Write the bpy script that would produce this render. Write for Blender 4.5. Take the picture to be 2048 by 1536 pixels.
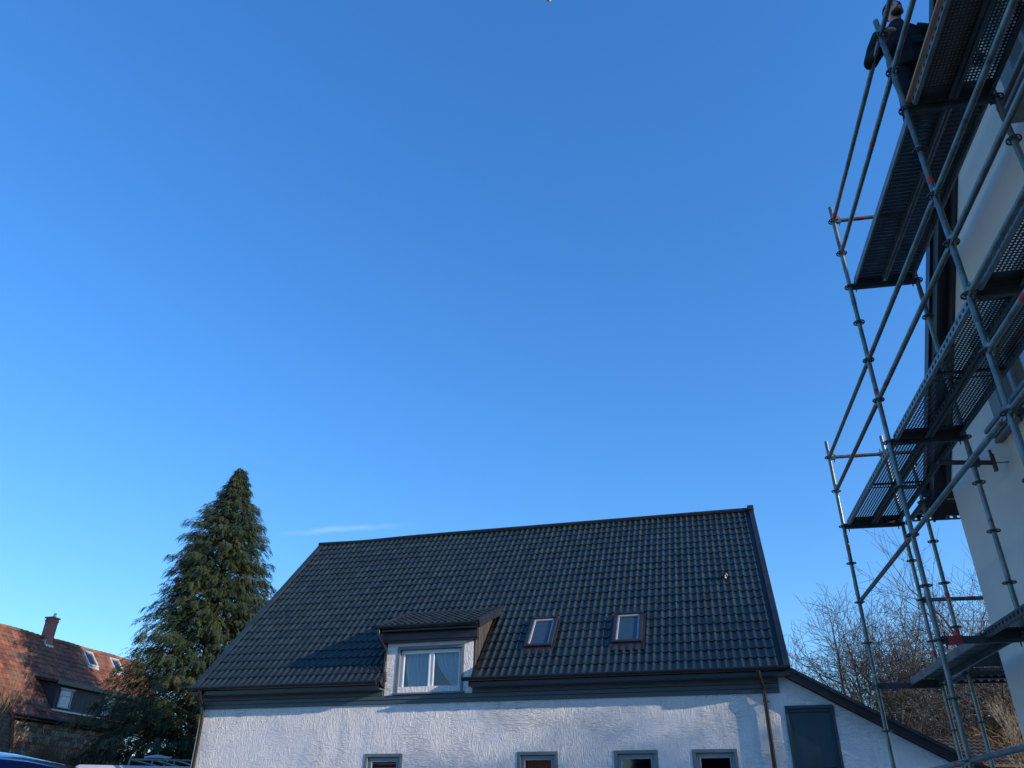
import bpy, math, random
from math import radians as R, sin, cos, pi
from mathutils import Vector, Matrix
import numpy as np

for o in list(bpy.data.objects): bpy.data.objects.remove(o)
scene = bpy.context.scene
COL = scene.collection
random.seed(4)

# ---------------------------------------------------------------- camera
cd = bpy.data.cameras.new('camera'); cam = bpy.data.objects.new('camera', cd); COL.objects.link(cam)
cd.sensor_width = 36.0; cd.lens = 36.0 * 1574.0 / 2048.0
cd.clip_start = 0.05; cd.clip_end = 9000
PITCH = R(29.598); ROLL = 0.0096
cam.matrix_world = Matrix.Translation((0, 0, 1.5)) @ Matrix.Rotation(pi / 2 + PITCH, 4, 'X') @ Matrix.Rotation(ROLL, 4, 'Z')
scene.camera = cam

# ---------------------------------------------------------------- light
SUN_EL, SUN_AZ = R(15), R(117)        # azimuth clockwise from +Y
SKY_SAT, SKY_POW, SKY_K = 1.18, 0.75, 1.53
w = bpy.data.worlds.new('World'); scene.world = w; w.use_nodes = True
nt = w.node_tree; nt.nodes.clear()
sky = nt.nodes.new('ShaderNodeTexSky'); sky.sky_type = 'NISHITA'; sky.sun_disc = False
sky.sun_elevation = SUN_EL; sky.sun_rotation = SUN_AZ
sky.altitude = 0; sky.air_density = 1.0; sky.dust_density = 0.3; sky.ozone_density = 4.0
bg = nt.nodes.new('ShaderNodeBackground'); bg.inputs['Strength'].default_value = 0.15
out = nt.nodes.new('ShaderNodeOutputWorld')
# a thin contrail streak low over the roof, mixed in by sky direction
tc = nt.nodes.new('ShaderNodeTexCoord')
# the clear, saturated blue of the photograph: same sky, its brightness range compressed and its saturation raised
sh_ = nt.nodes.new('ShaderNodeSeparateColor'); sh_.mode = 'HSV'; ch_ = nt.nodes.new('ShaderNodeCombineColor'); ch_.mode = 'HSV'
def mth(op, a, b):
    q = nt.nodes.new('ShaderNodeMath'); q.operation = op; nt.links.new(a, q.inputs[0]); q.inputs[1].default_value = b; return q.outputs[0]
nt.links.new(sky.outputs[0], sh_.inputs[0]); nt.links.new(mth('ADD', sh_.outputs[0], .006), ch_.inputs[0])
sa_ = mth('MULTIPLY', sh_.outputs[1], SKY_SAT); sa_ = mth('MINIMUM', sa_, 1.0); nt.links.new(sa_, ch_.inputs[1])
va_ = mth('MULTIPLY', sh_.outputs[2], 0.15); va_ = mth('POWER', va_, SKY_POW); va_ = mth('MULTIPLY', va_, SKY_K / 0.15); nt.links.new(va_, ch_.inputs[2])
# faint streak of high cloud low above the white house's roof
def sdir_(x, y): return (cam.matrix_world.to_3x3() @ Vector(((x - 1024) / 1574, (768 - y) / 1574, -1))).normalized()
d1_, d2_ = sdir_(545, 1071), sdir_(830, 1047); nn_ = d1_.cross(d2_).normalized(); tt_ = (d2_ - d1_).normalized(); dm_ = (d1_ + d2_) / 2
def vdot(v):
    q = nt.nodes.new('ShaderNodeVectorMath'); q.operation = 'DOT_PRODUCT'; nt.links.new(tc.outputs['Generated'], q.inputs[0]); q.inputs[1].default_value = v; return q.outputs['Value']
cn = nt.nodes.new('ShaderNodeTexNoise'); cn.inputs['Scale'].default_value = 34; cn.inputs['Detail'].default_value = 6; nt.links.new(tc.outputs['Generated'], cn.inputs['Vector'])
wob = mth('MULTIPLY', mth('SUBTRACT', cn.outputs['Fac'], .5), .010)
ac = nt.nodes.new('ShaderNodeMath'); ac.operation = 'ADD'; nt.links.new(vdot(nn_), ac.inputs[0]); nt.links.new(wob, ac.inputs[1])
ma = nt.nodes.new('ShaderNodeMapRange'); ma.interpolation_type = 'SMOOTHSTEP'; ma.inputs[1].default_value = .0055; ma.inputs[2].default_value = 0; nt.links.new(mth('ABSOLUTE', ac.outputs[0], 0), ma.inputs[0])
al_ = mth('ABSOLUTE', mth('SUBTRACT', vdot(tt_), dm_.dot(tt_)), 0)
mb_ = nt.nodes.new('ShaderNodeMapRange'); mb_.interpolation_type = 'SMOOTHSTEP'; mb_.inputs[1].default_value = (d2_ - d1_).length * .56; mb_.inputs[2].default_value = 0.02; nt.links.new(al_, mb_.inputs[0])
mc_ = nt.nodes.new('ShaderNodeMath'); mc_.operation = 'MULTIPLY'; nt.links.new(ma.outputs[0], mc_.inputs[0]); nt.links.new(mb_.outputs[0], mc_.inputs[1])
mk_ = nt.nodes.new('ShaderNodeMath'); mk_.operation = 'MULTIPLY'; nt.links.new(mc_.outputs[0], mk_.inputs[0]); nt.links.new(mth('MULTIPLY', cn.outputs['Fac'], .42), mk_.inputs[1])
cm_ = nt.nodes.new('ShaderNodeMix'); cm_.data_type = 'RGBA'; nt.links.new(mk_.outputs[0], cm_.inputs[0]); nt.links.new(ch_.outputs[0], cm_.inputs[6]); cm_.inputs[7].default_value = (3.4, 5.0, 6.8, 1)
nt.links.new(cm_.outputs[2], bg.inputs['Color']); nt.links.new(bg.outputs[0], out.inputs['Surface'])
sd = bpy.data.lights.new('sun', 'SUN'); sd.energy = 5.0; sd.angle = R(0.5); sd.color = (1.0, 0.86, 0.70)
sun = bpy.data.objects.new('sun', sd); COL.objects.link(sun)
sdir = Vector((sin(SUN_AZ) * cos(SUN_EL), cos(SUN_AZ) * cos(SUN_EL), sin(SUN_EL)))
sun.rotation_euler = sdir.to_track_quat('Z', 'Y').to_euler()
sun.location = (30, -10, 30)
scene.view_settings.view_transform = 'Standard'; scene.view_settings.look = 'None'
scene.view_settings.gamma = 1; scene.view_settings.exposure = 0.18
scene.view_settings.use_curve_mapping = False

# ---------------------------------------------------------------- materials
def mat(name, col, rough=0.6, metal=0.0, var=0.25, scale=8.0, bump=0.0, bscale=40.0, col2=None, spec=0.5, stretch=None, coat=0.0, per_object=0.0, trans=0.0):
    m = bpy.data.materials.new(name); m.use_nodes = True
    n = m.node_tree.nodes; l = m.node_tree.links
    b = n['Principled BSDF']
    b.inputs['Roughness'].default_value = rough; b.inputs['Metallic'].default_value = metal
    b.inputs['Specular IOR Level'].default_value = spec
    b.inputs['Coat Weight'].default_value = coat
    t = n.new('ShaderNodeTexCoord'); mp = n.new('ShaderNodeMapping'); l.new(t.outputs['Object'], mp.inputs[0])
    if stretch: mp.inputs['Scale'].default_value = stretch
    ns = n.new('ShaderNodeTexNoise'); ns.inputs['Scale'].default_value = scale; ns.inputs['Detail'].default_value = 6
    l.new(mp.outputs[0], ns.inputs['Vector'])
    rp = n.new('ShaderNodeValToRGB'); rp.color_ramp.elements[0].position = 0.3; rp.color_ramp.elements[1].position = 0.7
    c2 = col2 if col2 else tuple(min(1, c * (1 + var)) for c in col)
    c1 = tuple(c * (1 - var) for c in col) if not col2 else col
    rp.color_ramp.elements[0].color = (*c1, 1); rp.color_ramp.elements[1].color = (*c2, 1)
    l.new(ns.outputs['Fac'], rp.inputs[0])
    src = rp.outputs[0]
    if per_object:
        oi = n.new('ShaderNodeObjectInfo'); hs = n.new('ShaderNodeHueSaturation')
        mr = n.new('ShaderNodeMapRange'); mr.inputs[3].default_value = 1 - per_object; mr.inputs[4].default_value = 1 + per_object
        l.new(oi.outputs['Random'], mr.inputs[0]); l.new(mr.outputs[0], hs.inputs['Value']); l.new(src, hs.inputs['Color']); src = hs.outputs[0]
    l.new(src, b.inputs['Base Color'])
    mr2 = n.new('ShaderNodeMapRange'); mr2.inputs[3].default_value = max(0.02, rough - 0.12 * min(1, rough * 2)); mr2.inputs[4].default_value = min(1, rough + 0.12 * min(1, rough * 2))
    l.new(ns.outputs['Fac'], mr2.inputs[0]); l.new(mr2.outputs[0], b.inputs['Roughness'])
    if bump:
        bn = n.new('ShaderNodeTexNoise'); bn.inputs['Scale'].default_value = bscale; bn.inputs['Detail'].default_value = 5
        l.new(mp.outputs[0], bn.inputs['Vector'])
        bp = n.new('ShaderNodeBump'); bp.inputs['Strength'].default_value = bump; bp.inputs['Distance'].default_value = 0.02
        l.new(bn.outputs['Fac'], bp.inputs['Height']); l.new(bp.outputs[0], b.inputs['Normal'])
    return m

def plaster_mat():
    m = bpy.data.materials.new('white_rough_plaster'); m.use_nodes = True
    n = m.node_tree.nodes; l = m.node_tree.links; b = n['Principled BSDF']
    b.inputs['Roughness'].default_value = 0.8; b.inputs['Specular IOR Level'].default_value = 0.25
    t = n.new('ShaderNodeTexCoord')
    def noise(sc, scale, detail=4, rough=0.6, dist=0.0):
        mp = n.new('ShaderNodeMapping'); mp.inputs['Scale'].default_value = sc; l.new(t.outputs['Object'], mp.inputs[0])
        q = n.new('ShaderNodeTexNoise'); q.inputs['Scale'].default_value = scale; q.inputs['Detail'].default_value = detail
        q.inputs['Roughness'].default_value = rough; q.inputs['Distortion'].default_value = dist
        l.new(mp.outputs[0], q.inputs['Vector']); return q.outputs['Fac']
    a = noise((2.6, 2.6, 0.7), 7, 4, 0.6, 1.6)      # vertical trowel strokes
    c = noise((0.7, 0.7, 3.0), 7, 4, 0.6, 1.4)      # horizontal trowel strokes
    k = noise((1, 1, 1), 1.1, 3, 0.6, 0.4)          # which of the two, and where it is rough
    k2 = noise((1, 1, 1), 0.55, 3, 0.6, 0.5)
    rk = n.new('ShaderNodeValToRGB'); rk.color_ramp.elements[0].position = .42; rk.color_ramp.elements[1].position = .58; l.new(k, rk.inputs[0])
    mx = n.new('ShaderNodeMix'); l.new(rk.outputs[0], mx.inputs[0]); l.new(a, mx.inputs[2]); l.new(c, mx.inputs[3])
    am = n.new('ShaderNodeMapRange'); am.inputs[1].default_value = .35; am.inputs[2].default_value = .6; am.inputs[3].default_value = .25; am.inputs[4].default_value = 1.0
    l.new(k2, am.inputs[0])
    ht = n.new('ShaderNodeMath'); ht.operation = 'MULTIPLY'; l.new(mx.outputs[0], ht.inputs[0]); l.new(am.outputs[0], ht.inputs[1])
    bp = n.new('ShaderNodeBump'); bp.inputs['Strength'].default_value = 1.0; bp.inputs['Distance'].default_value = 0.075
    l.new(ht.outputs[0], bp.inputs['Height']); l.new(bp.outputs[0], b.inputs['Normal'])
    rp = n.new('ShaderNodeValToRGB'); rp.color_ramp.elements[0].color = (.72, .70, .69, 1); rp.color_ramp.elements[1].color = (.84, .81, .78, 1)
    rp.color_ramp.elements[0].position = .3; rp.color_ramp.elements[1].position = .7
    l.new(k2, rp.inputs[0])
    dk = noise((1, 1, .12), 5.0, 4, .65, .3); dm = n.new('ShaderNodeMapRange'); dm.inputs[1].default_value = .56; dm.inputs[2].default_value = .74; dm.inputs[4].default_value = .35; l.new(dk, dm.inputs[0])
    dx_ = n.new('ShaderNodeMix'); dx_.data_type = 'RGBA'; l.new(dm.outputs[0], dx_.inputs[0]); l.new(rp.outputs[0], dx_.inputs[6]); dx_.inputs[7].default_value = (.46, .45, .42, 1); l.new(dx_.outputs[2], b.inputs['Base Color'])
    return m

def glass_mat(name, col, rough=0.04):
    m = bpy.data.materials.new(name); m.use_nodes = True
    n = m.node_tree.nodes; l = m.node_tree.links; n.clear()
    o = n.new('ShaderNodeOutputMaterial'); tr = n.new('ShaderNodeBsdfTransparent'); gl = n.new('ShaderNodeBsdfGlossy')
    tr.inputs[0].default_value = (*col, 1); gl.inputs['Roughness'].default_value = rough
    lw = n.new('ShaderNodeLayerWeight'); pw = n.new('ShaderNodeMath'); pw.operation = 'POWER'; pw.inputs[1].default_value = 4
    l.new(lw.outputs['Facing'], pw.inputs[0]); fr = n.new('ShaderNodeMapRange'); fr.inputs[3].default_value = .07; fr.inputs[4].default_value = 1; l.new(pw.outputs[0], fr.inputs[0])
    ns = n.new('ShaderNodeTexNoise'); ns.inputs['Scale'].default_value = 1.3
    bp = n.new('ShaderNodeBump'); bp.inputs['Strength'].default_value = .05; l.new(ns.outputs['Fac'], bp.inputs['Height']); l.new(bp.outputs[0], gl.inputs['Normal'])
    mx = n.new('ShaderNodeMixShader'); l.new(fr.outputs[0], mx.inputs[0]); l.new(tr.outputs[0], mx.inputs[1]); l.new(gl.outputs[0], mx.inputs[2])
    l.new(mx.outputs[0], o.inputs[0]); return m

def brick_mat(name, c1, c2, cm, sc=1.0, bw=.5, rh=.25, ms=.02, bump=.6):
    m = bpy.data.materials.new(name); m.use_nodes = True
    n = m.node_tree.nodes; l = m.node_tree.links; b = n['Principled BSDF']; b.inputs['Roughness'].default_value = .85
    t = n.new('ShaderNodeTexCoord'); mp = n.new('ShaderNodeMapping'); mp.inputs['Rotation'].default_value = (pi / 2, 0, 0)
    sp = n.new('ShaderNodeSeparateXYZ'); cb = n.new('ShaderNodeCombineXYZ'); ad = n.new('ShaderNodeMath'); ad.operation = 'ADD'
    l.new(t.outputs['Object'], sp.inputs[0]); l.new(sp.outputs[0], ad.inputs[0]); l.new(sp.outputs[1], ad.inputs[1]); l.new(ad.outputs[0], cb.inputs[0]); l.new(sp.outputs[2], cb.inputs[1])
    ns = n.new('ShaderNodeTexNoise'); ns.inputs['Scale'].default_value = 5; 
    br = n.new('ShaderNodeTexBrick'); br.inputs['Color1'].default_value = (*c1, 1); br.inputs['Color2'].default_value = (*c2, 1); br.inputs['Mortar'].default_value = (*cm, 1)
    br.inputs['Scale'].default_value = sc; br.inputs['Brick Width'].default_value = bw; br.inputs['Row Height'].default_value = rh; br.inputs['Mortar Size'].default_value = ms
    mv = n.new('ShaderNodeMix'); mv.data_type = 'VECTOR'; mv.inputs[0].default_value = .06
    l.new(cb.outputs[0], mv.inputs[4]); l.new(ns.outputs['Color'], mv.inputs[5]); l.new(mv.outputs[1], br.inputs['Vector'])
    l.new(br.outputs['Color'], b.inputs['Base Color'])
    bp = n.new('ShaderNodeBump'); bp.invert = True; bp.inputs['Strength'].default_value = bump; bp.inputs['Distance'].default_value = .02
    l.new(br.outputs['Fac'], bp.inputs['Height']); l.new(bp.outputs[0], b.inputs['Normal'])
    return m

M = dict(
    plaster=plaster_mat(),
    tile=mat('dark_blue_grey_roof_tile', (.016, .023, .022), .42, var=.35, scale=3.0, bump=.15, bscale=60, per_object=.18),
    flash=mat('dark_grey_metal_flashing', (.022, .026, .032), .45, metal=.3, var=.25, scale=5),
    gutter=mat('black_gutter_paint', (.010, .011, .015), .3, var=.3, scale=6),
    pipe=mat('dark_brown_downpipe', (.020, .018, .019), .2, metal=.1, var=.3, scale=5),
    band=mat('blue_grey_painted_board', (.062, .088, .102), .5, var=.12, scale=4, stretch=(.4, 1, 3)),
    trim=mat('grey_window_surround', (.14, .17, .185), .5, var=.12, scale=5),
    pvc=mat('white_window_frame', (.72, .74, .76), .35, var=.05, scale=3),
    pvcgrey=mat('grey_window_frame', (.30, .34, .37), .4, var=.08, scale=4),
    fascia=mat('dark_aubergine_fascia', (.022, .018, .024), .4, var=.2, scale=5),
    slat=mat('weathered_brown_slat', (.060, .056, .054), .6, var=.35, scale=12, stretch=(4, 4, .4), per_object=.3),
    skyl=mat('dark_brown_skylight_frame', (.032, .030, .032), .4, metal=.2, var=.2, scale=6),
    skylsash=mat('pale_sash', (.30, .32, .33), .45, var=.1, scale=6),
    door=mat('petrol_blue_door_paint', (.022, .052, .068), .55, var=.12, scale=3, stretch=(1, 1, .3)),
    glass=glass_mat('window_glass', (.80, .86, .9)), darkglass=glass_mat('dark_window_glass', (.22, .26, .3)),
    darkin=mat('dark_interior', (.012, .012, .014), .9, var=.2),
    curtain=mat('net_curtain', (.42, .46, .50), .9, var=.15, scale=3, stretch=(14, 14, .3)),
    red_reflection=mat('red_roof_reflection', (.30, .05, .04), .9, var=.3, scale=2),
    render=mat('pale_grey_wall_render', (.66, .585, .51), .85, var=.10, scale=.9, bump=.25, bscale=110),
    render2=mat('grey_painted_surround', (.20, .22, .23), .8, var=.08, scale=2, bump=.1, bscale=90),
    barge=mat('dark_brown_bargeboard', (.032, .028, .028), .55, var=.35, scale=6, stretch=(1, .3, 1)),
    steel=mat('galvanised_steel_tube', (.145, .175, .165), .38, metal=.55, var=.35, scale=7, bump=.08, bscale=60, per_object=.15),
    steeld=mat('dark_weathered_steel', (.06, .07, .072), .5, metal=.5, var=.35, scale=7),
    deck=mat('steel_scaffold_deck', (.060, .070, .074), .5, metal=.5, var=.35, scale=6, stretch=(1, .3, 1), per_object=.2),
    deckl=mat('pale_steel_deck_edge', (.17, .19, .19), .45, metal=.4, var=.3, scale=8),
    red=mat('red_marking_paint', (.40, .035, .03), .5, var=.25, scale=14),
    wood=mat('weathered_plywood', (.28, .17, .09), .8, var=.45, scale=6, stretch=(3, .5, 3), col2=(.42, .30, .20)),
    terracotta=mat('red_clay_tile', (.095, .036, .024), .8, var=.5, scale=1.1, bump=.3, bscale=20, col2=(.26, .095, .055)),
    darkpanel=mat('dark_slate_cladding', (.035, .036, .042), .6, var=.3, scale=2, stretch=(6, 6, .4)),
    stone=brick_mat('rubble_stone_masonry', (.30, .22, .14), (.14, .11, .08), (.22, .18, .13), 1.0, .42, .22, .03),
    stonegrey=brick_mat('grey_brick_masonry', (.13, .115, .10), (.085, .075, .07), (.16, .15, .13), 1.0, .30, .13, .02),
    brick=brick_mat('red_chimney_brick', (.34, .10, .06), (.22, .07, .045), (.24, .19, .15), 1.0, .24, .08, .012),
    lead=mat('pale_lead_flashing', (.50, .50, .48), .5, metal=.3, var=.2),
    bark=mat('dark_branch_bark', (.065, .056, .050), .9, var=.4, scale=6, bump=.3),
    barkb=mat('brown_twig_bark', (.13, .090, .058), .9, var=.5, scale=2.5, col2=(.26, .175, .095)),
    birch=mat('pale_birch_bark', (.20, .17, .13), .8, var=.4, scale=9),
    blue=mat('deep_blue_car_paint', (.004, .035, .17), .16, metal=.25, var=.04, scale=2, coat=1.0),
    rubber=mat('black_rubber', (.012, .012, .012), .6, var=.2),
    carglass=mat('tinted_car_glass', (.01, .012, .014), .05, var=.1, spec=.8),
    whitevan=mat('white_vehicle_panel', (.42, .44, .46), .35, var=.06, scale=1.2),
    alloy=mat('alloy_wheel', (.35, .36, .37), .3, metal=.9, var=.1),
    bounce_gravel=mat('pale_bounce_gravel', (.40, .34, .27), .95, var=.2, scale=4, bump=.4, bscale=60),
    asphalt=mat('grey_asphalt', (.05, .05, .052), .9, var=.3, scale=3, bump=.4, bscale=90),
    earth=mat('winter_grass_and_earth', (.045, .050, .022), .95, var=.4, scale=.6, bump=.5, bscale=12, col2=(.10, .085, .045)),
    paving=mat('grey_concrete_paving', (.24, .23, .22), .85, var=.15, scale=2, bump=.2, bscale=70),
    skin=mat('skin', (.50, .29, .22), .55, var=.12, scale=12),
    hair=mat('dark_hair', (.018, .012, .010), .7, var=.3, scale=30),
    jacket=mat('black_navy_work_jacket', (.003, .004, .009), .9, var=.3, scale=9, bump=.6, bscale=12),
    trouser=mat('black_work_trousers', (.003, .004, .007), .9, var=.3, scale=9, bump=.4, bscale=10),
    lampred=mat('red_lamp_lens', (.35, .01, .01), .15, var=.1),
    lampwhite=mat('clear_lamp_lens', (.7, .7, .72), .08, var=.05),
)

def spots(m, col, scale, thr, amt=1.0, rough=None):
    """scattered splashes or lichen over a material's own colour"""
    n = m.node_tree.nodes; l = m.node_tree.links; b = n['Principled BSDF']; src = b.inputs['Base Color'].links[0].from_socket
    t = n.new('ShaderNodeTexCoord'); q = n.new('ShaderNodeTexNoise'); q.inputs['Scale'].default_value = scale; q.inputs['Detail'].default_value = 4; l.new(t.outputs['Object'], q.inputs['Vector'])
    r = n.new('ShaderNodeMapRange'); r.inputs[1].default_value = thr; r.inputs[2].default_value = thr + .05; r.inputs[4].default_value = amt; l.new(q.outputs['Fac'], r.inputs[0])
    x = n.new('ShaderNodeMix'); x.data_type = 'RGBA'; l.new(r.outputs[0], x.inputs[0]); l.new(src, x.inputs[6]); x.inputs[7].default_value = (*col, 1); l.new(x.outputs[2], b.inputs['Base Color'])
def per_tile(m, wx, wy, amt):
    n = m.node_tree.nodes; l = m.node_tree.links; b = n['Principled BSDF']; src = b.inputs['Base Color'].links[0].from_socket
    t = n.new('ShaderNodeTexCoord'); v = n.new('ShaderNodeVectorMath'); v.operation = 'DIVIDE'; v.inputs[1].default_value = (wx, wy, 1e6); l.new(t.outputs['Object'], v.inputs[0])
    f = n.new('ShaderNodeVectorMath'); f.operation = 'FLOOR'; l.new(v.outputs[0], f.inputs[0]); w_ = n.new('ShaderNodeTexWhiteNoise'); l.new(f.outputs[0], w_.inputs['Vector'])
    r = n.new('ShaderNodeMapRange'); r.inputs[3].default_value = 1 - amt; r.inputs[4].default_value = 1 + amt; l.new(w_.outputs['Value'], r.inputs[0])
    h = n.new('ShaderNodeHueSaturation'); l.new(r.outputs[0], h.inputs['Value']); l.new(src, h.inputs['Color']); l.new(h.outputs[0], b.inputs['Base Color'])
per_tile(M['tile'], .1747, .352, .30); spots(M['tile'], (.036, .040, .036), 5.0, .62, .5)
per_tile(M['terracotta'], .22, .30, .32); spots(M['terracotta'], (.11, .10, .075), 1.6, .56, .6)
spots(M['steel'], (.36, .35, .33), 26.0, .66, .8); spots(M['steel'], (.05, .04, .035), 11.0, .64, .6)
spots(M['deck'], (.16, .155, .14), 18.0, .64, .6); spots(M['deckl'], (.07, .06, .05), 14.0, .62, .6)
# ---------------------------------------------------------------- helpers
class MB:
    def __init__(s): s.v = []; s.f = []
    def add(s, vs, fs):
        k = len(s.v); s.v += [tuple(v) for v in vs]; s.f += [tuple(i + k for i in f) for f in fs]; return s
    def box(s, a, b):
        x0, y0, z0 = a; x1, y1, z1 = b
        return s.add([(x0, y0, z0), (x1, y0, z0), (x1, y1, z0), (x0, y1, z0), (x0, y0, z1), (x1, y0, z1), (x1, y1, z1), (x0, y1, z1)],
                     [(0, 3, 2, 1), (4, 5, 6, 7), (0, 1, 5, 4), (1, 2, 6, 5), (2, 3, 7, 6), (3, 0, 4, 7)])
    def prism(s, poly, d):
        """poly: 3D points of a planar polygon, d: extrusion vector"""
        n = len(poly); P = [Vector(p) for p in poly]; d = Vector(d)
        return s.add(P + [p + d for p in P], [tuple(range(n - 1, -1, -1)), tuple(range(n, 2 * n))] + [(i, (i + 1) % n, (i + 1) % n + n, i + n) for i in range(n)])
    def tube(s, pts, r, n=10, cap=True):
        P = [Vector(p) for p in pts]; rs = r if isinstance(r, (list, tuple)) else [r] * len(P)
        rings = []; prev = None
        for i, p in enumerate(P):
            t = (P[min(i + 1, len(P) - 1)] - P[max(i - 1, 0)]).normalized()
            if prev is None: u = t.orthogonal().normalized()
            else:
                u = prev - t * prev.dot(t)
                u = u.normalized() if u.length > 1e-6 else t.orthogonal().normalized()
            prev = u; v = t.cross(u)
            rings.append([p + (u * cos(2 * pi * k / n) + v * sin(2 * pi * k / n)) * rs[i] for k in range(n)])
        vs = [q for r_ in rings for q in r_]; fs = []
        for i in range(len(P) - 1):
            for k in range(n): fs.append((i * n + k, i * n + (k + 1) % n, (i + 1) * n + (k + 1) % n, (i + 1) * n + k))
        if cap: fs += [tuple(range(n - 1, -1, -1)), tuple((len(P) - 1) * n + k for k in range(n))]
        return s.add(vs, fs)
    def mesh(s, name, m):
        me = bpy.data.meshes.new(name); me.from_pydata(s.v, [], s.f); me.validate()
        if m: me.materials.append(m)
        return me
    def build(s, name, m, parent=None, loc=None, rot=None, smooth=False, bevel=0, label=None):
        me = s.mesh(name, m)
        o = link(name, me, parent, loc, rot)
        if smooth: shade(me)
        if bevel:
            b = o.modifiers.new('bevel', 'BEVEL'); b.width = bevel; b.segments = 2; b.limit_method = 'ANGLE'
        if label: o['label'] = label
        return o
def shade(me, ang=40):
    me.polygons.foreach_set('use_smooth', [True] * len(me.polygons))
    try: me.set_sharp_from_angle(angle=R(ang))
    except Exception: pass
def link(name, data, parent=None, loc=None, rot=None):
    o = bpy.data.objects.new(name, data); COL.objects.link(o)
    if parent: o.parent = parent
    if loc is not None: o.location = loc
    if rot is not None: o.rotation_euler = rot
    return o
def thing(name, label, cat, loc=(0, 0, 0), rz=0, group=None):
    o = link(name, None, None, loc, (0, 0, rz)); o.empty_display_size = .3
    o['label'] = label; o['category'] = cat
    if group: o['group'] = group
    return o
def struct(o): o['kind'] = 'structure'; return o
def stuff(o): o['kind'] = 'stuff'; return o

# ---------------------------------------------------------------- ground
gm = MB(); N = 24
ext = [-3000, -1200, -500, -250, -150] + [i * 10 - 100 for i in range(21)] + [150, 250, 500, 1200, 3000]
def gz(x, y):
    d = math.hypot(x, y); return -0.02 + (0 if d < 60 else -0.3 * sin(x * .013) * sin(y * .011) * min(1, (d - 60) / 200) * 3)
gv = [(x, y, gz(x, y)) for y in ext for x in ext]; nx = len(ext)
gm.add(gv, [(j * nx + i, j * nx + i + 1, (j + 1) * nx + i + 1, (j + 1) * nx + i) for j in range(nx - 1) for i in range(nx - 1)])
struct(gm.build('ground', M['earth']))
yd = MB(); yd.box((-15, -30, -.1), (34, 31, 0.0)); struct(yd.build('yard', M['bounce_gravel']))  # unseen surface, made pale and warm to bounce light onto walls and decks
pv = MB(); 
for i in range(32):
    pv.box((-15.4, -30 + i * 1.9, -.1), (-15.0 - .006, -30 + i * 1.9 + 1.885, .11))
struct(pv.build('kerb', M['paving'], bevel=.01))

# ================================================================ WHITE HOUSE
HZ = .265
house = thing('white_house', 'white rough-plastered house with a dark blue-grey tiled roof, a dormer and a lean-to', 'house', (-8.052, 21.2763, 0), -HZ)
ZE, ZR, W_, LEN = 4.593, 10.056, 5.4905, 14.5
PR = math.atan2(ZR - ZE, W_); SL = math.hypot(ZR - ZE, W_)
B0 = .35; SX0, SX1 = .13, 14.17
WINS = [(4.76, 5.71), (8.45, 9.38), (10.62, 11.57), (12.29, 13.22)]
WT, WB = 3.045, 1.75
# walls: front wall pieces round the window openings
wl = MB(); T = .36
def wb(x0, x1, z0, z1): wl.box((x0, B0, z0), (x1, B0 + T, z1))
xs = [SX0]
for a, b in WINS: xs += [a, b]
xs += [SX1]
wb(SX0, SX1, -.2, WB); wb(SX0, SX1, WT, ZE - .09)
for i in range(0, len(xs), 2): wb(xs[i], xs[i + 1], WB, WT)
wl.build('wall', M['plaster'], house)
gl = MB(); gl.prism([(SX0, B0 + T, -.2), (SX0, 10.63, -.2), (SX0, 10.63, ZE - .1), (SX0, 5.49, ZR - .25), (SX0, B0 + T, ZE + .28)], (T, 0, 0)); gl.build('wall', M['plaster'], house)
gl = MB(); gl.prism([(SX1 - T, B0 + T, -.2), (SX1 - T, 10.63, -.2), (SX1 - T, 10.63, ZE - .1), (SX1 - T, 5.49, ZR - .25), (SX1 - T, B0 + T, ZE + .28)], (T, 0, 0)); gl.build('wall', M['plaster'], house)
MB().box((SX0 + T, 10.63 - T, -.2), (SX1 - T, 10.63, ZE - .1)).build('wall', M['plaster'], house)

# roof slab, slope frame: x along eave, y up the slope, z normal
roof = link('roof', None, house, (0, 0, ZE), (PR, 0, 0))
def slab(parts, z0=-.12, z1=-.02):
    mb = MB()
    for x0, x1, y0, y1 in parts: mb.box((x0, y0, z0), (x1, y1, z1))
    return mb
DX0, DX1 = 5.13, 7.40          # dormer
DTOP = 2.1 / cos(PR)           # slope distance where the dormer roof meets the main roof
rm = slab([(0.02, DX0, 0.02, SL), (DX1, LEN - .02, 0.02, SL), (DX0, DX1, DTOP - .15, SL)]).mesh('roof', M['flash'])
roof.name = 'tmp'; bpy.data.objects.remove(roof)
roof = link('roof', rm, house, (0, 0, ZE), (PR, 0, 0))
TW, TR_ = .1747, .352
def tile_mesh(w, L, hgt=.030, lip=.022, tilt=.026, nseg=8, seed=None):
    mb = MB(); vs = []
    prof = [0.12, .02, 0.0, .03, .16, .62, 1.0, .72, .12]
    for k in range(nseg + 1):
        x = w * k / nseg; z = hgt * prof[k % len(prof)] if nseg == 8 else hgt * .5 * (1 - cos(2 * pi * k / nseg))
        vs += [(x, 0, z + tilt - lip), (x, 0, z + tilt), (x, L, z)]
    fs = []
    for k in range(nseg):
        a = k * 3; b = a + 3
        fs += [(a, b, b + 1, a + 1), (a + 1, b + 1, b + 2, a + 2)]
    return mb.add(vs, fs)
tme = tile_mesh(TW, TR_ + .03, hgt=.036).mesh('tile', M['tile']); shade(tme, 50)
ncol = int((LEN - .28) / TW); nrow = int((SL - .06) / TR_)
X0 = .14
def blocked(x, y):
    xc, yc = x + TW / 2, y + TR_ * .5
    if DX0 - .12 < xc < DX1 + .1 and yc < DTOP + .0: return True
    for a, b in ((8.50, 9.22), (10.64, 11.38)):
        if a - .02 < xc < b + .02 and .735 / cos(PR) + .02 < yc < 1.60 / cos(PR) - .02: return True
    return False
cells = []
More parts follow.
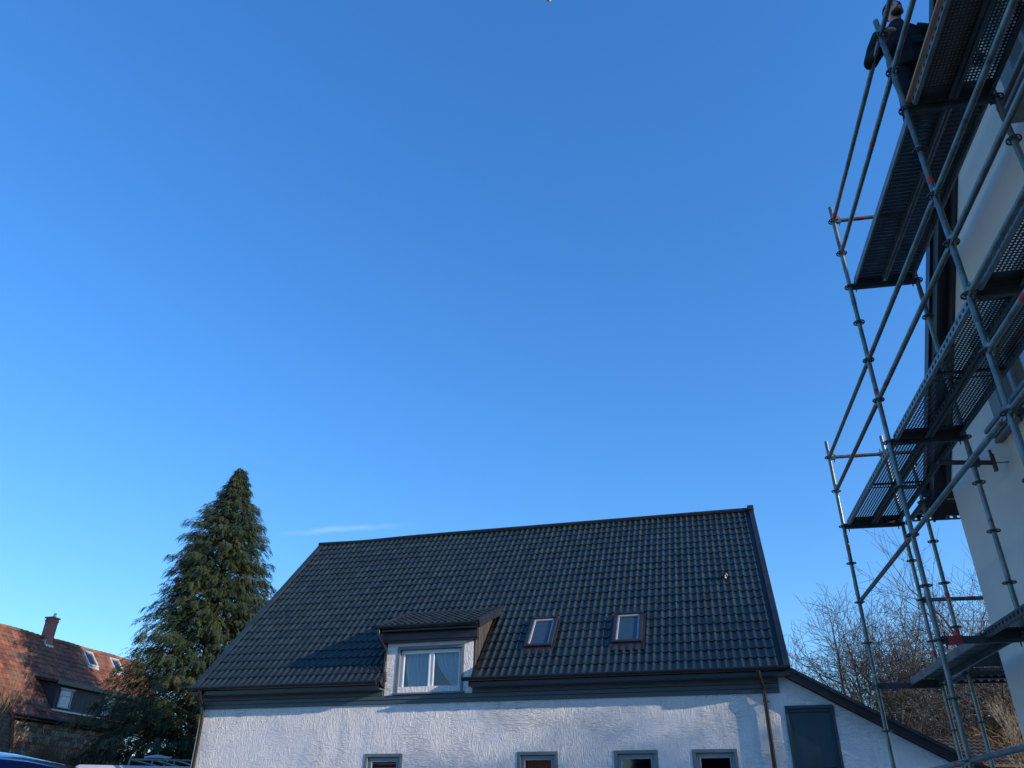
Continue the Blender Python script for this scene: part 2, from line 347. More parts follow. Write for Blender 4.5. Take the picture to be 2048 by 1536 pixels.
for r in range(nrow + 1):
    for c in range(ncol + 1):
        x, y = X0 + c * TW, .0 + r * TR_
        if x + TW > LEN - .1 or y + .12 > SL: continue
        if not blocked(x, y): cells.append((x, y, r, c))
rest = MB(); rng = random.Random(7)
tbase = tile_mesh(TW, TR_ + .03, hgt=.036)
for i, (x, y, r, c) in enumerate(cells):
    j = rng.uniform(-.003, .003); z = rng.uniform(0, .004); sag = -.012 * sin(y / SL * pi) + .008 * sin(x * .9 + y * .7)
    if i < 300: o = link('tile', tme, roof, (x, y + j - .03, z + sag - .005), (rng.uniform(-.006, .006), 0, 0))
    else:
        Lc = min(TR_ + .03, SL - y)
        rest.add([(vx + x, (vy * Lc / (TR_ + .03)) + y + j - .03, vz + z + sag - .005) for vx, vy, vz in tbase.v], tbase.f)
ro = stuff(rest.build('tile', M['tile'], roof, label='upper rows of dark roof tiles')); shade(ro.data, 50)
# verges, ridge
vg = MB(); vg.box((-.03, -.04, -.16), (.15, SL + .02, .040)); vg.build('verge_flashing', M['tile'], roof, bevel=.012)
vg = MB(); vg.box((LEN - .11, -.04, -.20), (LEN + .03, SL + .02, .06)); vg.build('verge_flashing', M['flash'], roof, bevel=.008)
rg = MB(); pts = []
for i in range(30):
    x = -.03 + (LEN + .06) * i / 29
    pts.append((x, W_, ZR + .05 - .035 * math.exp(-((x - 1.6) / 1.2) ** 2)))
rg.tube(pts, .075, 8); rg.build('ridge_cap', M['flash'], house, smooth=True)
MB().box((LEN - .14, W_ - .10, ZR + .02), (LEN + .045, W_ + .10, ZR + .17)).build('ridge_end_cap', M['flash'], house, bevel=.015)
# rear slope
rr = slab([(0, LEN, 0, SL)], -.12, 0); rr.build('rear_roof', M['flash'], house, (LEN, 2 * W_, ZE), (PR, 0, pi))
# eave: soffit, cladding band in three boards, gutter
def eave_piece(x0, x1):
    MB().box((x0, .02, ZE - .17), (x1, B0 - .03, ZE - .145)).build('soffit', M['band'], house)
eave_piece(.0, 5.13); eave_piece(7.36, LEN - .02)
bd = [(4.12, 4.205, .045), (4.215, 4.30, .058)]
for z0, z1, p in bd: MB().box((SX0 - .02, B0 - p, z0), (14.25, B0 - .003, z1)).build('cladding_board', M['band'], house, bevel=.006)
MB().box((SX0 - .01, B0 - .035, 4.20), (14.24, B0 - .002, 4.22)).build('shadow_gap', M['gutter'], house)
for x0, x1 in ((SX0 - .02, 5.10), (7.37, 14.25)): MB().box((x0, B0 - .05, 4.312), (x1, B0 - .003, ZE - .147)).build('cladding_board', M['band'], house, bevel=.006)
def gutter(x0, x1, y, z, r=.07, par=house, name='gutter'):
    mb = MB(); n = 10; prof = []
    for k in range(n + 1):
        a = pi + pi * k / n; prof.append((y + r * cos(a), z + r * sin(a)))
    for k in range(n, -1, -1):
        a = pi + pi * k / n; prof.append((y + (r - .008) * cos(a), z + (r - .008) * sin(a) + .001))
    mb.prism([(x0, p[0], p[1]) for p in prof], (x1 - x0, 0, 0))
    mb.box((x0, y - r - .001, z - .0), (x1, y - r + .012, z + .018))
    for q in (x0 + .003, x1 - .009):
        mb.prism([(q, p[0], p[1]) for p in prof[:n + 1]], (.006, 0, 0))
    g = mb.build(name, M['gutter'], par)
    k = MB(); q = x0 + .3
    while q < x1: k.tube([(q, y + (r + .006) * cos(a), z + (r + .006) * sin(a)) for a in [pi + pi * i / 8 for i in range(9)]], .006, 4); q += .8
    k.build('gutter_bracket', M['gutter'], g)
    return g
gutter(-.02, 5.08, -.055, ZE - .01); gutter(7.22, 14.48, -.055, ZE - .01)
MB().box((.0, .004, ZE - .175), (5.1, .022, ZE - .03)).build('fascia_board', M['gutter'], house)
MB().box((7.36, .004, ZE - .175), (LEN, .022, ZE - .03)).build('fascia_board', M['gutter'], house)
def downpipe(x, kick):
    mb = MB(); mb.tube([(x, -.055, ZE - .05), (x, -.055, ZE - .16), (x + kick * .4, .03, ZE - .26), (x + kick, B0 - .12, ZE - .40), (x + kick, B0 - .12, ZE - .55), (x + kick, B0 - .09, ZE - .75), (x + kick, B0 - .09, -.02)], .045, 12)
    p = mb.build('downpipe', M['pipe'], house, smooth=True)
    for z in (3.95, 2.3, .6):
        q = MB(); q.tube([(x + kick, B0 - .09, z - .02), (x + kick, B0 - .09, z + .02)], .053, 12); q.tube([(x + kick, B0 - .09, z), (x + kick + .09, B0 - .03, z)], .008, 5); q.build('pipe_clip', M['pipe'], p)
downpipe(.28, -.02); downpipe(13.86, .07)
# windows with surround, frame, glass, sill and a room behind
def window(x0, x1, z0, z1, y, par, frame, split=False, curtain=None, sur='trim', depth=.13, room=True, fw=.06, gls='glass'):
    o = MB(); s = .07
    yo = y - .012
    o.box((x0, yo, z1 - s), (x1, y + depth, z1)); o.box((x0, yo, z0), (x0 + s, y + depth, z1 - s - .002)); o.box((x1 - s, yo, z0), (x1, y + depth, z1 - s - .002))
    win = o.build('window', M[sur], par, bevel=.004)
    f = MB(); yf = y + depth - .06; a, b, c, d = x0 + s + .002, x1 - s - .002, z0 + .03, z1 - s - .004
    f.box((a, yf, d - fw), (b, yf + .06, d)); f.box((a, yf, c), (b, yf + .06, c + fw)); f.box((a, yf, c + fw), (a + fw, yf + .06, d - fw)); f.box((b - fw, yf, c + fw), (b, yf + .06, d - fw))
    panes = [(a + fw, b - fw)]
    if split:
        m = (a + b) / 2; f.box((m - fw * .6, yf - .004, c + fw), (m + fw * .6, yf + .06, d - fw)); panes = [(a + fw, m - fw * .6), (m + fw * .6, b - fw)]
    f.build('window_frame', M[frame], win, bevel=.006)
    for p0, p1 in panes:
        sa = MB(); g = .035; ys = yf - .014; t = d - fw; u = c + fw
        sa.box((p0, ys, t - g), (p1, yf + .05, t - .001)); sa.box((p0, ys, u + .001), (p1, yf + .05, u + g)); sa.box((p0, ys, u + g), (p0 + g, yf + .05, t - g)); sa.box((p1 - g, ys, u + g), (p1 - .001, yf + .05, t - g))
        sa.build('sash', M[frame], win, bevel=.005)
        MB().box((p0 + g, yf + .012, u + g), (p1 - g, yf + .018, t - g)).build('pane', M[gls], win)
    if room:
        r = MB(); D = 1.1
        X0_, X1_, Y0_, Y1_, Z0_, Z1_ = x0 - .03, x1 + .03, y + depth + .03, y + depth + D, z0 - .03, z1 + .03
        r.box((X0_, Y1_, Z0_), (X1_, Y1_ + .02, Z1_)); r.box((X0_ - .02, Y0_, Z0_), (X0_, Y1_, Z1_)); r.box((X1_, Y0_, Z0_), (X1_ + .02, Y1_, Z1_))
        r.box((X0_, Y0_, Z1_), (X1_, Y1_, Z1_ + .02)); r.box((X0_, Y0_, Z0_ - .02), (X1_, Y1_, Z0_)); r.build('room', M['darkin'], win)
    return win, (a, b, c, d, yf)
def curtain_mesh(x0, x1, z0, z1, y, side, m, par, cut=.75):
    """gathered cloth hanging; lower edge swept to one side when cut > 0"""
    mb = MB(); n, k = 44, 14; vs = []
    for j in range(k + 1):
        t = j / k; z = z1 + (z0 - z1) * t; sp = 1 - cut * (t ** 1.7)
        for i in range(n + 1):
            q = i / n; xx = x0 + (x1 - x0) * q * sp if side < 0 else x1 - (x1 - x0) * q * sp
            vs.append((xx, y + .012 * sin(q * 46) * (1 + t), z))
    mb.add(vs, [(j * (n + 1) + i, j * (n + 1) + i + 1, (j + 1) * (n + 1) + i + 1, (j + 1) * (n + 1) + i) for j in range(k) for i in range(n)])
    o = mb.build('curtain', m, par, smooth=True); return o
for i, (a, b) in enumerate(WINS):
    wn, (fa, fb, fc, fd, yf) = window(a, b, WB, WT, B0, house, 'pvcgrey', sur='trim', gls='darkglass' if i > 1 else 'glass')
    MB().box((a - .04, B0 - .09, WB - .04), (b + .04, B0 + .06, WB)).build('window_sill', M['trim'], wn, bevel=.006)
    if i == 0:
        for k in range(6):
            MB().box((fa + .07, yf + .10, fd - .14 - k * .1), (fb - .07, yf + .135, fd - .105 - k * .1)).build('blind_slat', M['curtain'], wn)
    if i == 1: curtain_mesh(fa + .05, fb - .05, fc, fd, yf + .16, -1, M['red_reflection'], wn, .55)  # red sheet behind the pane imitates a red roof's reflection

# ---- dormer (a part of the house with its own sub-parts)
ZF0, ZF1 = 5.56, 5.86
dorm = MB()
dorm.box((5.13, B0 - .03, 4.31), (5.40, B0 + .25, ZF0 - .02)); dorm.box((7.13, B0 - .03, 4.31), (7.35, B0 + .25, ZF0 - .02))
dorm.box((5.40, B0 - .03, 5.44), (7.13, B0 + .25, ZF0 - .02))
dorm = dorm.build('dormer', M['plaster'], house)
# timber head fascia and its boards
MB().box((5.0, .16, ZF0 + .0), (7.50, .30, ZF0 + .20)).build('dormer_fascia', M['fascia'], dorm, bevel=.008)
MB().box((5.02, .19, ZF0 - .035), (7.47, B0 - .032, ZF0 - .002)).build('dormer_soffit', M['fascia'], dorm)
win, (a, b, c, d, yf) = window(5.40, 7.13, 4.36, 5.44, B0 - .03, dorm, 'pvc', split=True, sur='trim', depth=.16, fw=.055, room=False)
win.parent = dorm; win.name = 'window'
def reparent(o, p):
    for ch in list(o.children): ch.parent = p
reparent(win, dorm)
MB().box((5.36, B0 - .10, 4.318), (7.17, B0 + .05, 4.357)).build('window_sill', M['trim'], dorm, bevel=.006)
r = MB(); r.box((5.42, 1.6, 4.2), (7.1, 1.62, 5.6)); r.box((5.40, .55, 4.18), (7.12, 1.6, 4.2)); r.build('room', mat('dim_room_wall', (.20, .21, .22), .9, var=.1), dorm)
mid = (a + b) / 2
curtain_mesh(a + .05, mid - .03, c + .02, d - .03, yf + .12, 1, M['curtain'], dorm, .22)
curtain_mesh(mid + .03, b - .04, c + .02, d - .03, yf + .12, 1, M['curtain'], dorm, .86)
for x in (mid - .30, mid + .32):
    MB().box((x - .30, yf - .05, c + .052), (x + .22, yf - .018, c + .066)).build('water_bar', M['pvc'], dorm, bevel=.004)
# dormer roof
DP = math.atan2(6.70 - ZF1, 2.15); DL = math.hypot(.84, 2.15)
dr = MB(); dr.box((4.98, 0, -.07), (7.56, DL, -.01)); droof = dr.build('dormer_roof', M['flash'], dorm, (0, .02, ZF1 + .03), (DP, 0, 0))
dt = MB(); tb = tile_mesh(TW, .29, hgt=.028)
q = 0
while q < 8:
    x = 5.03
    while x + TW < 7.52:
        L = .26
        if q * L < DL: dt.add([(vx + x, vy * (min(.29, DL - q * L) / .29) + q * L - .02, vz + rng.uniform(0, .001)) for vx, vy, vz in tb.v], tb.f)
        x += TW
    q += 1
o = stuff(dt.build('tile', M['tile'], dorm, (0, .02, ZF1 + .03), (DP, 0, 0), label='small dark tiles on the dormer roof')); shade(o.data, 50)
MB().box((4.95, -.02, -.10), (5.04, DL, .045)).build('dormer_verge', M['flash'], dorm, (0, .02, ZF1 + .03), (DP, 0, 0), bevel=.006)
MB().box((7.50, -.02, -.14), (7.60, DL + .1, .05)).build('dormer_verge', M['flash'], dorm, (0, .02, ZF1 + .03), (DP, 0, 0), bevel=.006)
g = gutter(4.93, 7.54, -.06, ZF1 + .0, .06, dorm, 'dormer_gutter'); reparent(g, dorm)
MB().box((5.0, .0, ZF1 - .11), (7.5, .02, ZF1 + .0)).build('fascia_board', M['gutter'], dorm)
MB().box((5.0, .02, ZF1 - .10), (7.5, .16, ZF1 - .08)).build('soffit', M['fascia'], dorm)
# cheeks: core + vertical slats
def cheek_top(y): return ZF1 + .03 + (y - .02) * math.tan(DP) - .10
def main_z(y): return ZE + y * math.tan(PR)
for x, sgn in ((5.115, -1), (7.365, 1)):
    y1 = 2.05
    k = MB(); k.prism([(x, B0 + .0, main_z(B0) - .1), (x, y1, main_z(y1) - .1), (x, y1, cheek_top(y1)), (x, B0 + .0, cheek_top(B0))], (sgn * .02, 0, 0)); k.build('cheek', M['fascia'], dorm)
    y = B0 - .02
    while y < 1.95:
        b0, b1 = main_z(y) - .02, cheek_top(y)
        b2, b3 = main_z(y + .085) - .02, cheek_top(y + .085)
        if b1 - b0 > .06:
            xx = x + sgn * .022
            MB().prism([(xx, y, b0), (xx, y + .085, b2), (xx, y + .085, max(b3, b2 + .01)), (xx, y, b1)], (sgn * .02, 0, 0)).build('slat', M['slat'], dorm)
        y += .125
# dormer downpipe with two bends, plus its shoe
mb = MB(); mb.tube([(5.02, -.06, ZF1 - .04), (5.02, -.06, ZF1 - .16), (5.02, -.05, ZF1 - .24), (5.07, .12, ZF1 - .38), (5.12, .24, ZF1 - .50), (5.12, .27, ZF1 - .62), (5.11, .26, ZF1 - 1.02)], .033, 12)
mb.build('dormer_downpipe', M['pipe'], dorm, smooth=True)
mb = MB(); mb.prism([(5.02, .20, 4.78), (5.15, .20, 4.86), (5.17, .20, 4.66), (5.10, .20, 4.50), (5.0, .20, 4.60)], (0, .12, 0)); mb.build('pipe_shoe', M['gutter'], dorm, bevel=.01)
# flashings beside the dormer at the eave
mb = MB(); mb.prism([(7.36, .0, 4.50), (7.36, .5, 5.0), (7.36, .5, 4.80), (7.36, .0, 4.40)], (.09, 0, 0)); mb.build('flashing', M['flash'], dorm)

# ---- skylights
for i, (a, b) in enumerate(((8.51, 9.205), (10.65, 11.365))):
    y0, y1 = .735 / cos(PR), 1.603 / cos(PR); h = .11; f = .085
    s = MB(); s.box((a, y0, -.02), (b, y0 + f, h)); s.box((a, y1 - f * .7, -.02), (b, y1, h + .02)); s.box((a, y0 + f, -.02), (a + f, y1 - f * .7, h)); s.box((b - f, y0 + f, -.02), (b, y1 - f * .7, h))
    so = s.build('skylight', M['skyl'], roof, bevel=.012)
    s = MB(); g = .04; a2, b2, c2, d2 = a + f + .002, b - f - .002, y0 + f + .002, y1 - f * .7 - .002
    s.box((a2, c2, .02), (b2, c2 + g * .6, h - .02)); s.box((a2, d2 - g * 1.5, .02), (b2, d2, h - .02)); s.box((a2, c2 + g * .6, .02), (a2 + g, d2 - g * 1.5, h - .02)); s.box((b2 - g, c2 + g * .6, .02), (b2, d2 - g * 1.5, h - .02))
    s.build('skylight_sash', M['skylsash'], roof, bevel=.006)
    MB().box((a2 + g, c2 + g * .6, .05), (b2 - g, d2 - g * 1.5, .056)).build('pane', mat('skylight_glass_%s' % ('a' if i else 'b'), (.03, .05, .07), .06, var=.1, spec=1.0), roof)
    ap = MB(); nn = 24
    vs = []
    for k in range(nn + 1):
        x = a - .06 + (b - a + .12) * k / nn
        vs += [(x, y0 - .24, .012 + .014 * (1 + sin((x) / TW * 2 * pi))), (x, y0 - .0, .05)]
    ap.add(vs, [(2 * k, 2 * k + 2, 2 * k + 3, 2 * k + 1) for k in range(nn)]); ap.build('lead_apron', M['skyl'], roof)
    MB().box((a - .05, y0, -.02), (a - .004, y1, .055)).build('side_flashing', M['flash'], roof); MB().box((b + .004, y0, -.02), (b + .05, y1, .055)).build('side_flashing', M['flash'], roof)
# ---- small roof vent
vy = 2.688 / cos(PR)
v = MB(); v.tube([(13.44, vy, -.02), (13.44, vy, .10), (13.44, vy - .02, .15)], .05, 12); v.tube([(13.44, vy - .01, .14), (13.44, vy - .03, .19)], [.075, .03], 12)
v.build('roof_vent', M['flash'], roof, smooth=True)
MB().tube([(13.44, vy - .06, .07), (13.44, vy - .065, .16)], [.03, .008], 8).build('vent_glint', M['pvc'], roof)  # small white cone imitates the glint on the vent pipe

# ---- lean-to at the right end
lean = MB()
def lt(x): return 4.50 + 0 - .585 * (x - 14.27)          # underside of the roof
lx1 = 19.6
D0, D1, DZ0, DZ1 = 14.30, 15.28, 1.9, 3.86
T2 = .3
def lseg(x0, x1, z0, zt0, zt1): lean.prism([(x0, B0 + .004, z0), (x1, B0 + .004, z0), (x1, B0 + .004, zt1), (x0, B0 + .004, zt0)], (0, T2, 0))
lseg(SX1, D0, -.2, lt(SX1) - .0, lt(D0)); lseg(D0, D1, -.2, DZ0, DZ0); lseg(D0, D1, DZ1, lt(D0), lt(D1)); lseg(D1, lx1, -.2, lt(D1), lt(lx1))
lean.box((lx1 - .3, B0 + T2 + .004, -.2), (lx1, 9.0, lt(lx1)))
lean.build('wall', M['plaster'], house, label='plain white wall of the lean-to under its sloping roof')
lr = MB(); dx = lx1 + .35 - 14.2
lr.prism([(14.21, .17, lt(14.21) + .01), (lx1 + .35, .17, lt(lx1 + .35) + .01), (lx1 + .35, .17, lt(lx1 + .35) + .22), (14.21, .17, lt(14.21) + .22)], (0, 8.9, 0))
lro = lr.build('lean_to_roof', M['flash'], house)
bb = MB(); bb.prism([(14.25, .14, lt(14.25) - .0), (lx1 + .37, .14, lt(lx1 + .37) - .0), (lx1 + .37, .14, lt(lx1 + .37) + .16), (14.25, .14, lt(14.25) + .16)], (0, .028, 0)); bb.build('bargeboard', M['gutter'], lro)
bb = MB(); bb.prism([(14.25, .12, lt(14.25) + .17), (lx1 + .37, .12, lt(lx1 + .37) + .17), (lx1 + .37, .12, lt(lx1 + .37) + .25), (14.25, .12, lt(14.25) + .25)], (0, .16, 0)); bb.build('verge_cap', M['flash'], lro)
bb = MB(); bb.prism([(14.27, B0 - .03, lt(14.27) - .07), (lx1, B0 - .03, lt(lx1) - .07), (lx1, B0 - .03, lt(lx1) - .02), (14.27, B0 - .03, lt(14.27) - .02)], (0, .028, 0)); bb.build('trim_strip', M['plaster'], lro)
# door
dn = MB(); dn.box((D0 + .09, B0 + .05, DZ0), (D1 - .09, B0 + .09, DZ1 - .13)); door = dn.build('door', M['door'], house)
fr = MB(); fr.box((D0, B0 - .02, DZ1 - .07), (D1, B0 + .1, DZ1)); fr.box((D0 + .055, B0 + .012, DZ1 - .128), (D1 - .055, B0 + .1, DZ1 - .072)); fr.box((D0, B0 - .02, DZ0), (D0 + .055, B0 + .1, DZ1 - .071)); fr.box((D1 - .055, B0 - .02, DZ0), (D1, B0 + .1, DZ1 - .071))
fr.box((D0 + .056, B0 + .02, DZ0), (D0 + .088, B0 + .1, DZ1 - .13)); fr.box((D1 - .088, B0 + .02, DZ0), (D1 - .056, B0 + .1, DZ1 - .13))
fr.build('door_frame', M['door'], door, bevel=.005)
MB().tube([(D1 - .16, B0 + .05, 2.7), (D1 - .16, B0 + .0, 2.7), (D1 - .26, B0 + .0, 2.7)], .012, 8).build('handle', M['steel'], door)

# ================================================================ GREY BUILDING at the right, in the scaffold's frame
AZ = .1857; S0 = (3.4478, 4.8203, 0)
bld = thing('rendered_house', 'tall pale grey rendered house behind the scaffolding, seen from its gable side', 'house', S0, -AZ)
NW = 1.05; YF = 4.19; YR = .02; EZ = 5.32; RZ = EZ + (YF - YR)
YN = YR - (YF - YR); XE = 11.0
# openings in the gable wall: (y0, y1, z0, z1)
OP = [(.85, 2.36, 5.10, 5.92), (-1.45, .12, 7.30, 8.50), (-1.6, -.1, 5.10, 5.92), (-3.4, -1.9, 1.0, 3.0)]
def gtop(y): return EZ + (YF - abs(y - YR) - YR) if True else 0
gw = MB()
ys = sorted({YN, YF, YR, *[o[0] for o in OP], *[o[1] for o in OP]})
for y0, y1 in zip(ys, ys[1:]):
    mid_ = (y0 + y1) / 2; zs = sorted((o[2], o[3]) for o in OP if o[0] <= mid_ <= o[1])
    z = -.2
    for a, b in zs:
        gw.box((NW, y0, z), (NW + .4, y1, a)); z = b
    t0, t1 = RZ - abs(y0 - YR), RZ - abs(y1 - YR)
    gw.prism([(NW, y0, z), (NW, y1, z), (NW, y1, t1), (NW, y0, t0)], (.4, 0, 0))
gw.build('wall', M['render'], bld)
ow = MB(); ow.box((NW + .4, YF - .4, -.2), (XE, YF, EZ)); ow.box((NW + .4, YN, -.2), (XE, YN + .4, EZ)); ow.box((XE - .4, YN + .4, -.2), (XE, YF - .4, EZ))
ow.build('wall', M['render'], bld)
for s in (1, -1):
    rf = MB(); e = YR + s * (YF - YR + .45); ez = RZ - (YF - YR + .45)
    rf.prism([(NW - .12, YR, RZ + .06), (NW - .12, e, ez + .06), (NW - .12, e, ez + .30), (NW - .12, YR, RZ + .30)], (XE - NW + .35, 0, 0))
    ro_ = rf.build('roof', mat('anthracite_tile', (.03, .03, .033), .6, var=.3), bld)
    b1 = MB(); b1.prism([(NW - .15, YR, RZ - .03), (NW - .15, e, ez - .03), (NW - .15, e, ez + .20), (NW - .15, YR, RZ + .20)], (.028, 0, 0)); b1.build('bargeboard', M['barge'], ro_)
    b1 = MB(); b1.prism([(NW - .18, YR, RZ + .19), (NW - .18, e, ez + .19), (NW - .18, e, ez + .36), (NW - .18, YR, RZ + .36)], (.12, 0, 0)); b1.build('verge_tile', M['gutter'], ro_)
    b1 = MB(); b1.prism([(NW - .119, YR, RZ + .0), (NW - .119, e, ez + .0), (NW - .119, e, ez + .055), (NW - .119, YR, RZ + .055)], (.117, 0, 0)); b1.build('soffit', M['fascia'], ro_)
    b1 = MB(); b1.prism([(NW - .03, YR, RZ - .20), (NW - .03, YR + s * (YF - YR), EZ - .20), (NW - .03, YR + s * (YF - YR), EZ - .01), (NW - .03, YR, RZ - .01)], (.028, 0, 0)); b1.build('trim_board', M['barge'], ro_)
# windows with painted surrounds and stepped sills
for y0, y1, z0, z1 in OP:
    s = MB(); sw = .22
    s.box((NW - .012, y1, z0 - .0), (NW - .001, y1 + sw, z1 + sw)); s.box((NW - .012, y0 - sw, z0), (NW - .001, y0, z1 + sw)); s.box((NW - .012, y0, z1), (NW - .001, y1, z1 + sw))
    wo = s.build('window', M['render2'], bld)
    r = MB(); r.box((NW + .001, y0, z0), (NW + .18, y0 + .012, z1)); r.box((NW + .001, y1 - .012, z0), (NW + .18, y1, z1)); r.box((NW + .001, y0 + .012, z1 - .012), (NW + .18, y1 - .012, z1)); r.build('reveal', M['render2'], wo)
    f = MB(); g = .07; xf = NW + .13
    f.box((xf, y0 + .013, z0), (xf + .06, y1 - .013, z0 + g)); f.box((xf, y0 + .013, z1 - g - .013), (xf + .06, y1 - .013, z1 - .013)); f.box((xf, y0 + .013, z0 + g), (xf + .06, y0 + g, z1 - g - .013)); f.box((xf, y1 - g, z0 + g), (xf + .06, y1 - .013, z1 - g - .013))
    m_ = (y0 + y1) / 2; f.box((xf, m_ - .05, z0 + g), (xf + .06, m_ + .05, z1 - g - .013)); f.build('window_frame', M['pvcgrey'], wo, bevel=.006)
    for p0, p1 in ((y0 + g, m_ - .05), (m_ + .05, y1 - g)): MB().box((xf + .02, p0, z0 + g), (xf + .026, p1, z1 - g - .013)).build('pane', M['glass'], wo)
    r = MB(); r.box((xf + .5, y0 - .1, z0 - .1), (xf + .52, y1 + .1, z1 + .1)); r.build('room', M['curtain'] if z0 == 5.10 else M['darkin'], wo)
    sl = MB()
    for k in range(3): sl.box((NW - .14 + k * .035, y0 - .12, z0 - .045 - k * .055), (NW - .002, y1 + sw + .02, z0 - k * .055 - .004))
    sl.build('window_sill', M['render2'], wo, bevel=.006)

# ================================================================ SCAFFOLD
sc = thing('scaffolding', 'galvanised steel tube scaffolding with perforated decks along the grey house', 'scaffolding', S0, -AZ)
L = 2.6324; ZB = 1.5 + 3.5526; WN = .7336
def lv(k): return ZB + .5 * k
def ros_mesh():
    mb = MB()
    def ann(r0, r1, a0, a1, n=24, h=.005):
        vs = []; 
        for k in range(n + 1):
            a = a0 + (a1 - a0) * k / n
            for r_ in (r0, r1):
                for z in (-h, h): vs.append((r_ * cos(a), r_ * sin(a), z))
        fs = []
        for k in range(n):
            i = 4 * k; j = i + 4
            fs += [(i, j, j + 2, i + 2), (i + 1, i + 3, j + 3, j + 1), (i + 2, j + 2, j + 3, i + 3), (i, i + 1, j + 1, j)]
        mb.add(vs, fs)
    ann(.024, .034, 0, 2 * pi, 16, .007); ann(.052, .062, 0, 2 * pi, 24, .005)
    for k in range(8):
        a = k * pi / 4; w_ = .17 if k % 2 == 0 else .11
        ann(.0335, .0525, a - w_, a + w_, 2, .0048)
    return mb.mesh('rosette', M['steeld'])
rosm = ros_mesh()
def red_on(parent, p, q, t, ln=.07, r=.0255):
    P = Vector(p).lerp(Vector(q), t); d = (Vector(q) - Vector(p)).normalized() * ln / 2
    MB().tube([P - d, P + d], r, 12).build('paint_mark', M['red'], parent, smooth=True)
def standard(x, y, top, base=0.0, reds=(), name='standard', foot=True, r=.0242):
    mb = MB(); mb.tube([(x, y, base + .15), (x, y, top)], r, 14)
    # spigot joints: slight collars
    for j in (ZB - 4.1, ZB - .1 - .15, ZB + 1.75):
        if base < j < top - .2: mb.tube([(x, y, j), (x, y, j + .14)], r + .0028, 14)
    if foot:
        mb.box((x - .075, y - .075, base), (x + .075, y + .075, base + .01)); mb.tube([(x, y, base + .01), (x, y, base + .2)], .017, 10)
    s = mb.build(name, M['steel'], sc, smooth=True)
    k = -10
    while lv(k) < top - .1:
        if lv(k) > base + .15: link('rosette', rosm, s, (x, y, lv(k)), (0, 0, .1))
        k += 1
    for z in reds: red_on(s, (x, y, z), (x, y, z + .1), .5)
    return s
def wedge(mb, P, d):
    """wedge head where a ledger meets the rosette: a forked block plus a wedge pin"""
    P = Vector(P); d = Vector(d).normalized(); up = Vector((0, 0, 1)); s = d.cross(up).normalized()
    def bx(c, a, b, h):
        vs = []
        for k in (-1, 1):
            for i, j in ((-1, -1), (1, -1), (1, 1), (-1, 1)): vs.append(c + d * a * i + s * b * j + up * h * k)
        mb.add(vs, [(0, 3, 2, 1), (4, 5, 6, 7), (0, 1, 5, 4), (1, 2, 6, 5), (2, 3, 7, 6), (3, 0, 4, 7)])
    bx(P + d * .052, .026, .021, .034); bx(P + d * .058, .006, .005, .075)
def ledger(p, q, reds=(), r=.0242, name='ledger', m='steel'):
    P, Q = Vector(p), Vector(q); d = (Q - P).normalized()
    mb = MB(); mb.tube([P + d * .075, Q - d * .075], r, 14); wedge(mb, P, d); wedge(mb, Q, -d)
    o = mb.build(name, M[m], sc, smooth=True)
    for t in reds: red_on(o, p, q, t, .075)
    return o
YA = {'Z': -L, 'C': 0, 'A': L, 'B': 2 * L, 'Y': -2 * L}
T56 = lv(6) + .22
standard(0, YA['B'], lv(2) + .24, reds=(lv(-1) + .15,)); standard(WN, YA['B'], lv(2) + .27, reds=(lv(-3) - .2,))
standard(0, YA['A'], T56, reds=(lv(4) - .24, lv(0) + .55)); standard(WN, YA['A'], T56, reds=(lv(4) - .22,))
standard(0, YA['C'], T56, reds=(lv(4) - .26, lv(2) + .1)); standard(WN, YA['C'], T56)
standard(0, YA['Z'], T56 + 2); standard(WN, YA['Z'], T56 + 2)
# return bay round the far corner
YD, XD = 4.49, .79; XD2 = XD + 2.57
dst = standard(XD, YD, lv(0) + .62, reds=(lv(-3) + .30,), r=.0235); standard(XD2, YD, lv(2)); standard(XD2, YA['B'], lv(2) + .2)
MB().tube([(XD, YD, lv(-3) - .20), (XD, YD, lv(-3) - .015)], [.036, .027], 12).build('base_collar', M['red'], dst, smooth=True)
# long ledgers, outer face
for a, b, ks in (('Z', 'C', (-6, -2, -1, 0, 1, 2, 5, 6)), ('C', 'A', (-6, -2, 1, 2, 5, 6)), ('A', 'B', (-6, -2, 1, 2))):
    for k in ks:
        rd = {('Z', 'C', -1): (.74,), ('C', 'A', 5): (.33,), ('C', 'A', 6): (.95,), ('C', 'A', -2): (), ('A', 'B', 1): (.06,), ('C', 'A', -6): (.40,), ('C', 'A', 1): (.86,), ('C', 'A', 2): (.92,), ('A', 'B', -2): (), ('A', 'B', 2): ()}.get((a, b, k), (.12,))
        ledger((0, YA[a], lv(k)), (0, YA[b], lv(k)), rd)
red_on(sc.children[-1], (0, YA['A'], lv(-2)), (0, YA['B'], lv(-2)), .08)
# end guard rails
ledger((0, YA['B'], lv(2)), (WN, YA['B'], lv(2)), (.47,)); ledger((0, YA['A'], lv(6)), (WN, YA['A'], lv(6)), (.42,))
ledger((0, YA['C'], lv(-2)), (WN, YA['C'], lv(-2)), m='steeld')
# return ledgers
for k, rd in ((-2, (.22,)), (1, ()), (2, ())): ledger((WN, YA['B'], lv(k)), (XD2, YA['B'], lv(k)), rd)
for k in (-4, 0):
    ledger((XD2, YD, lv(k)), (XD2, YA['B'], lv(k)), name='transom', m='steeld')
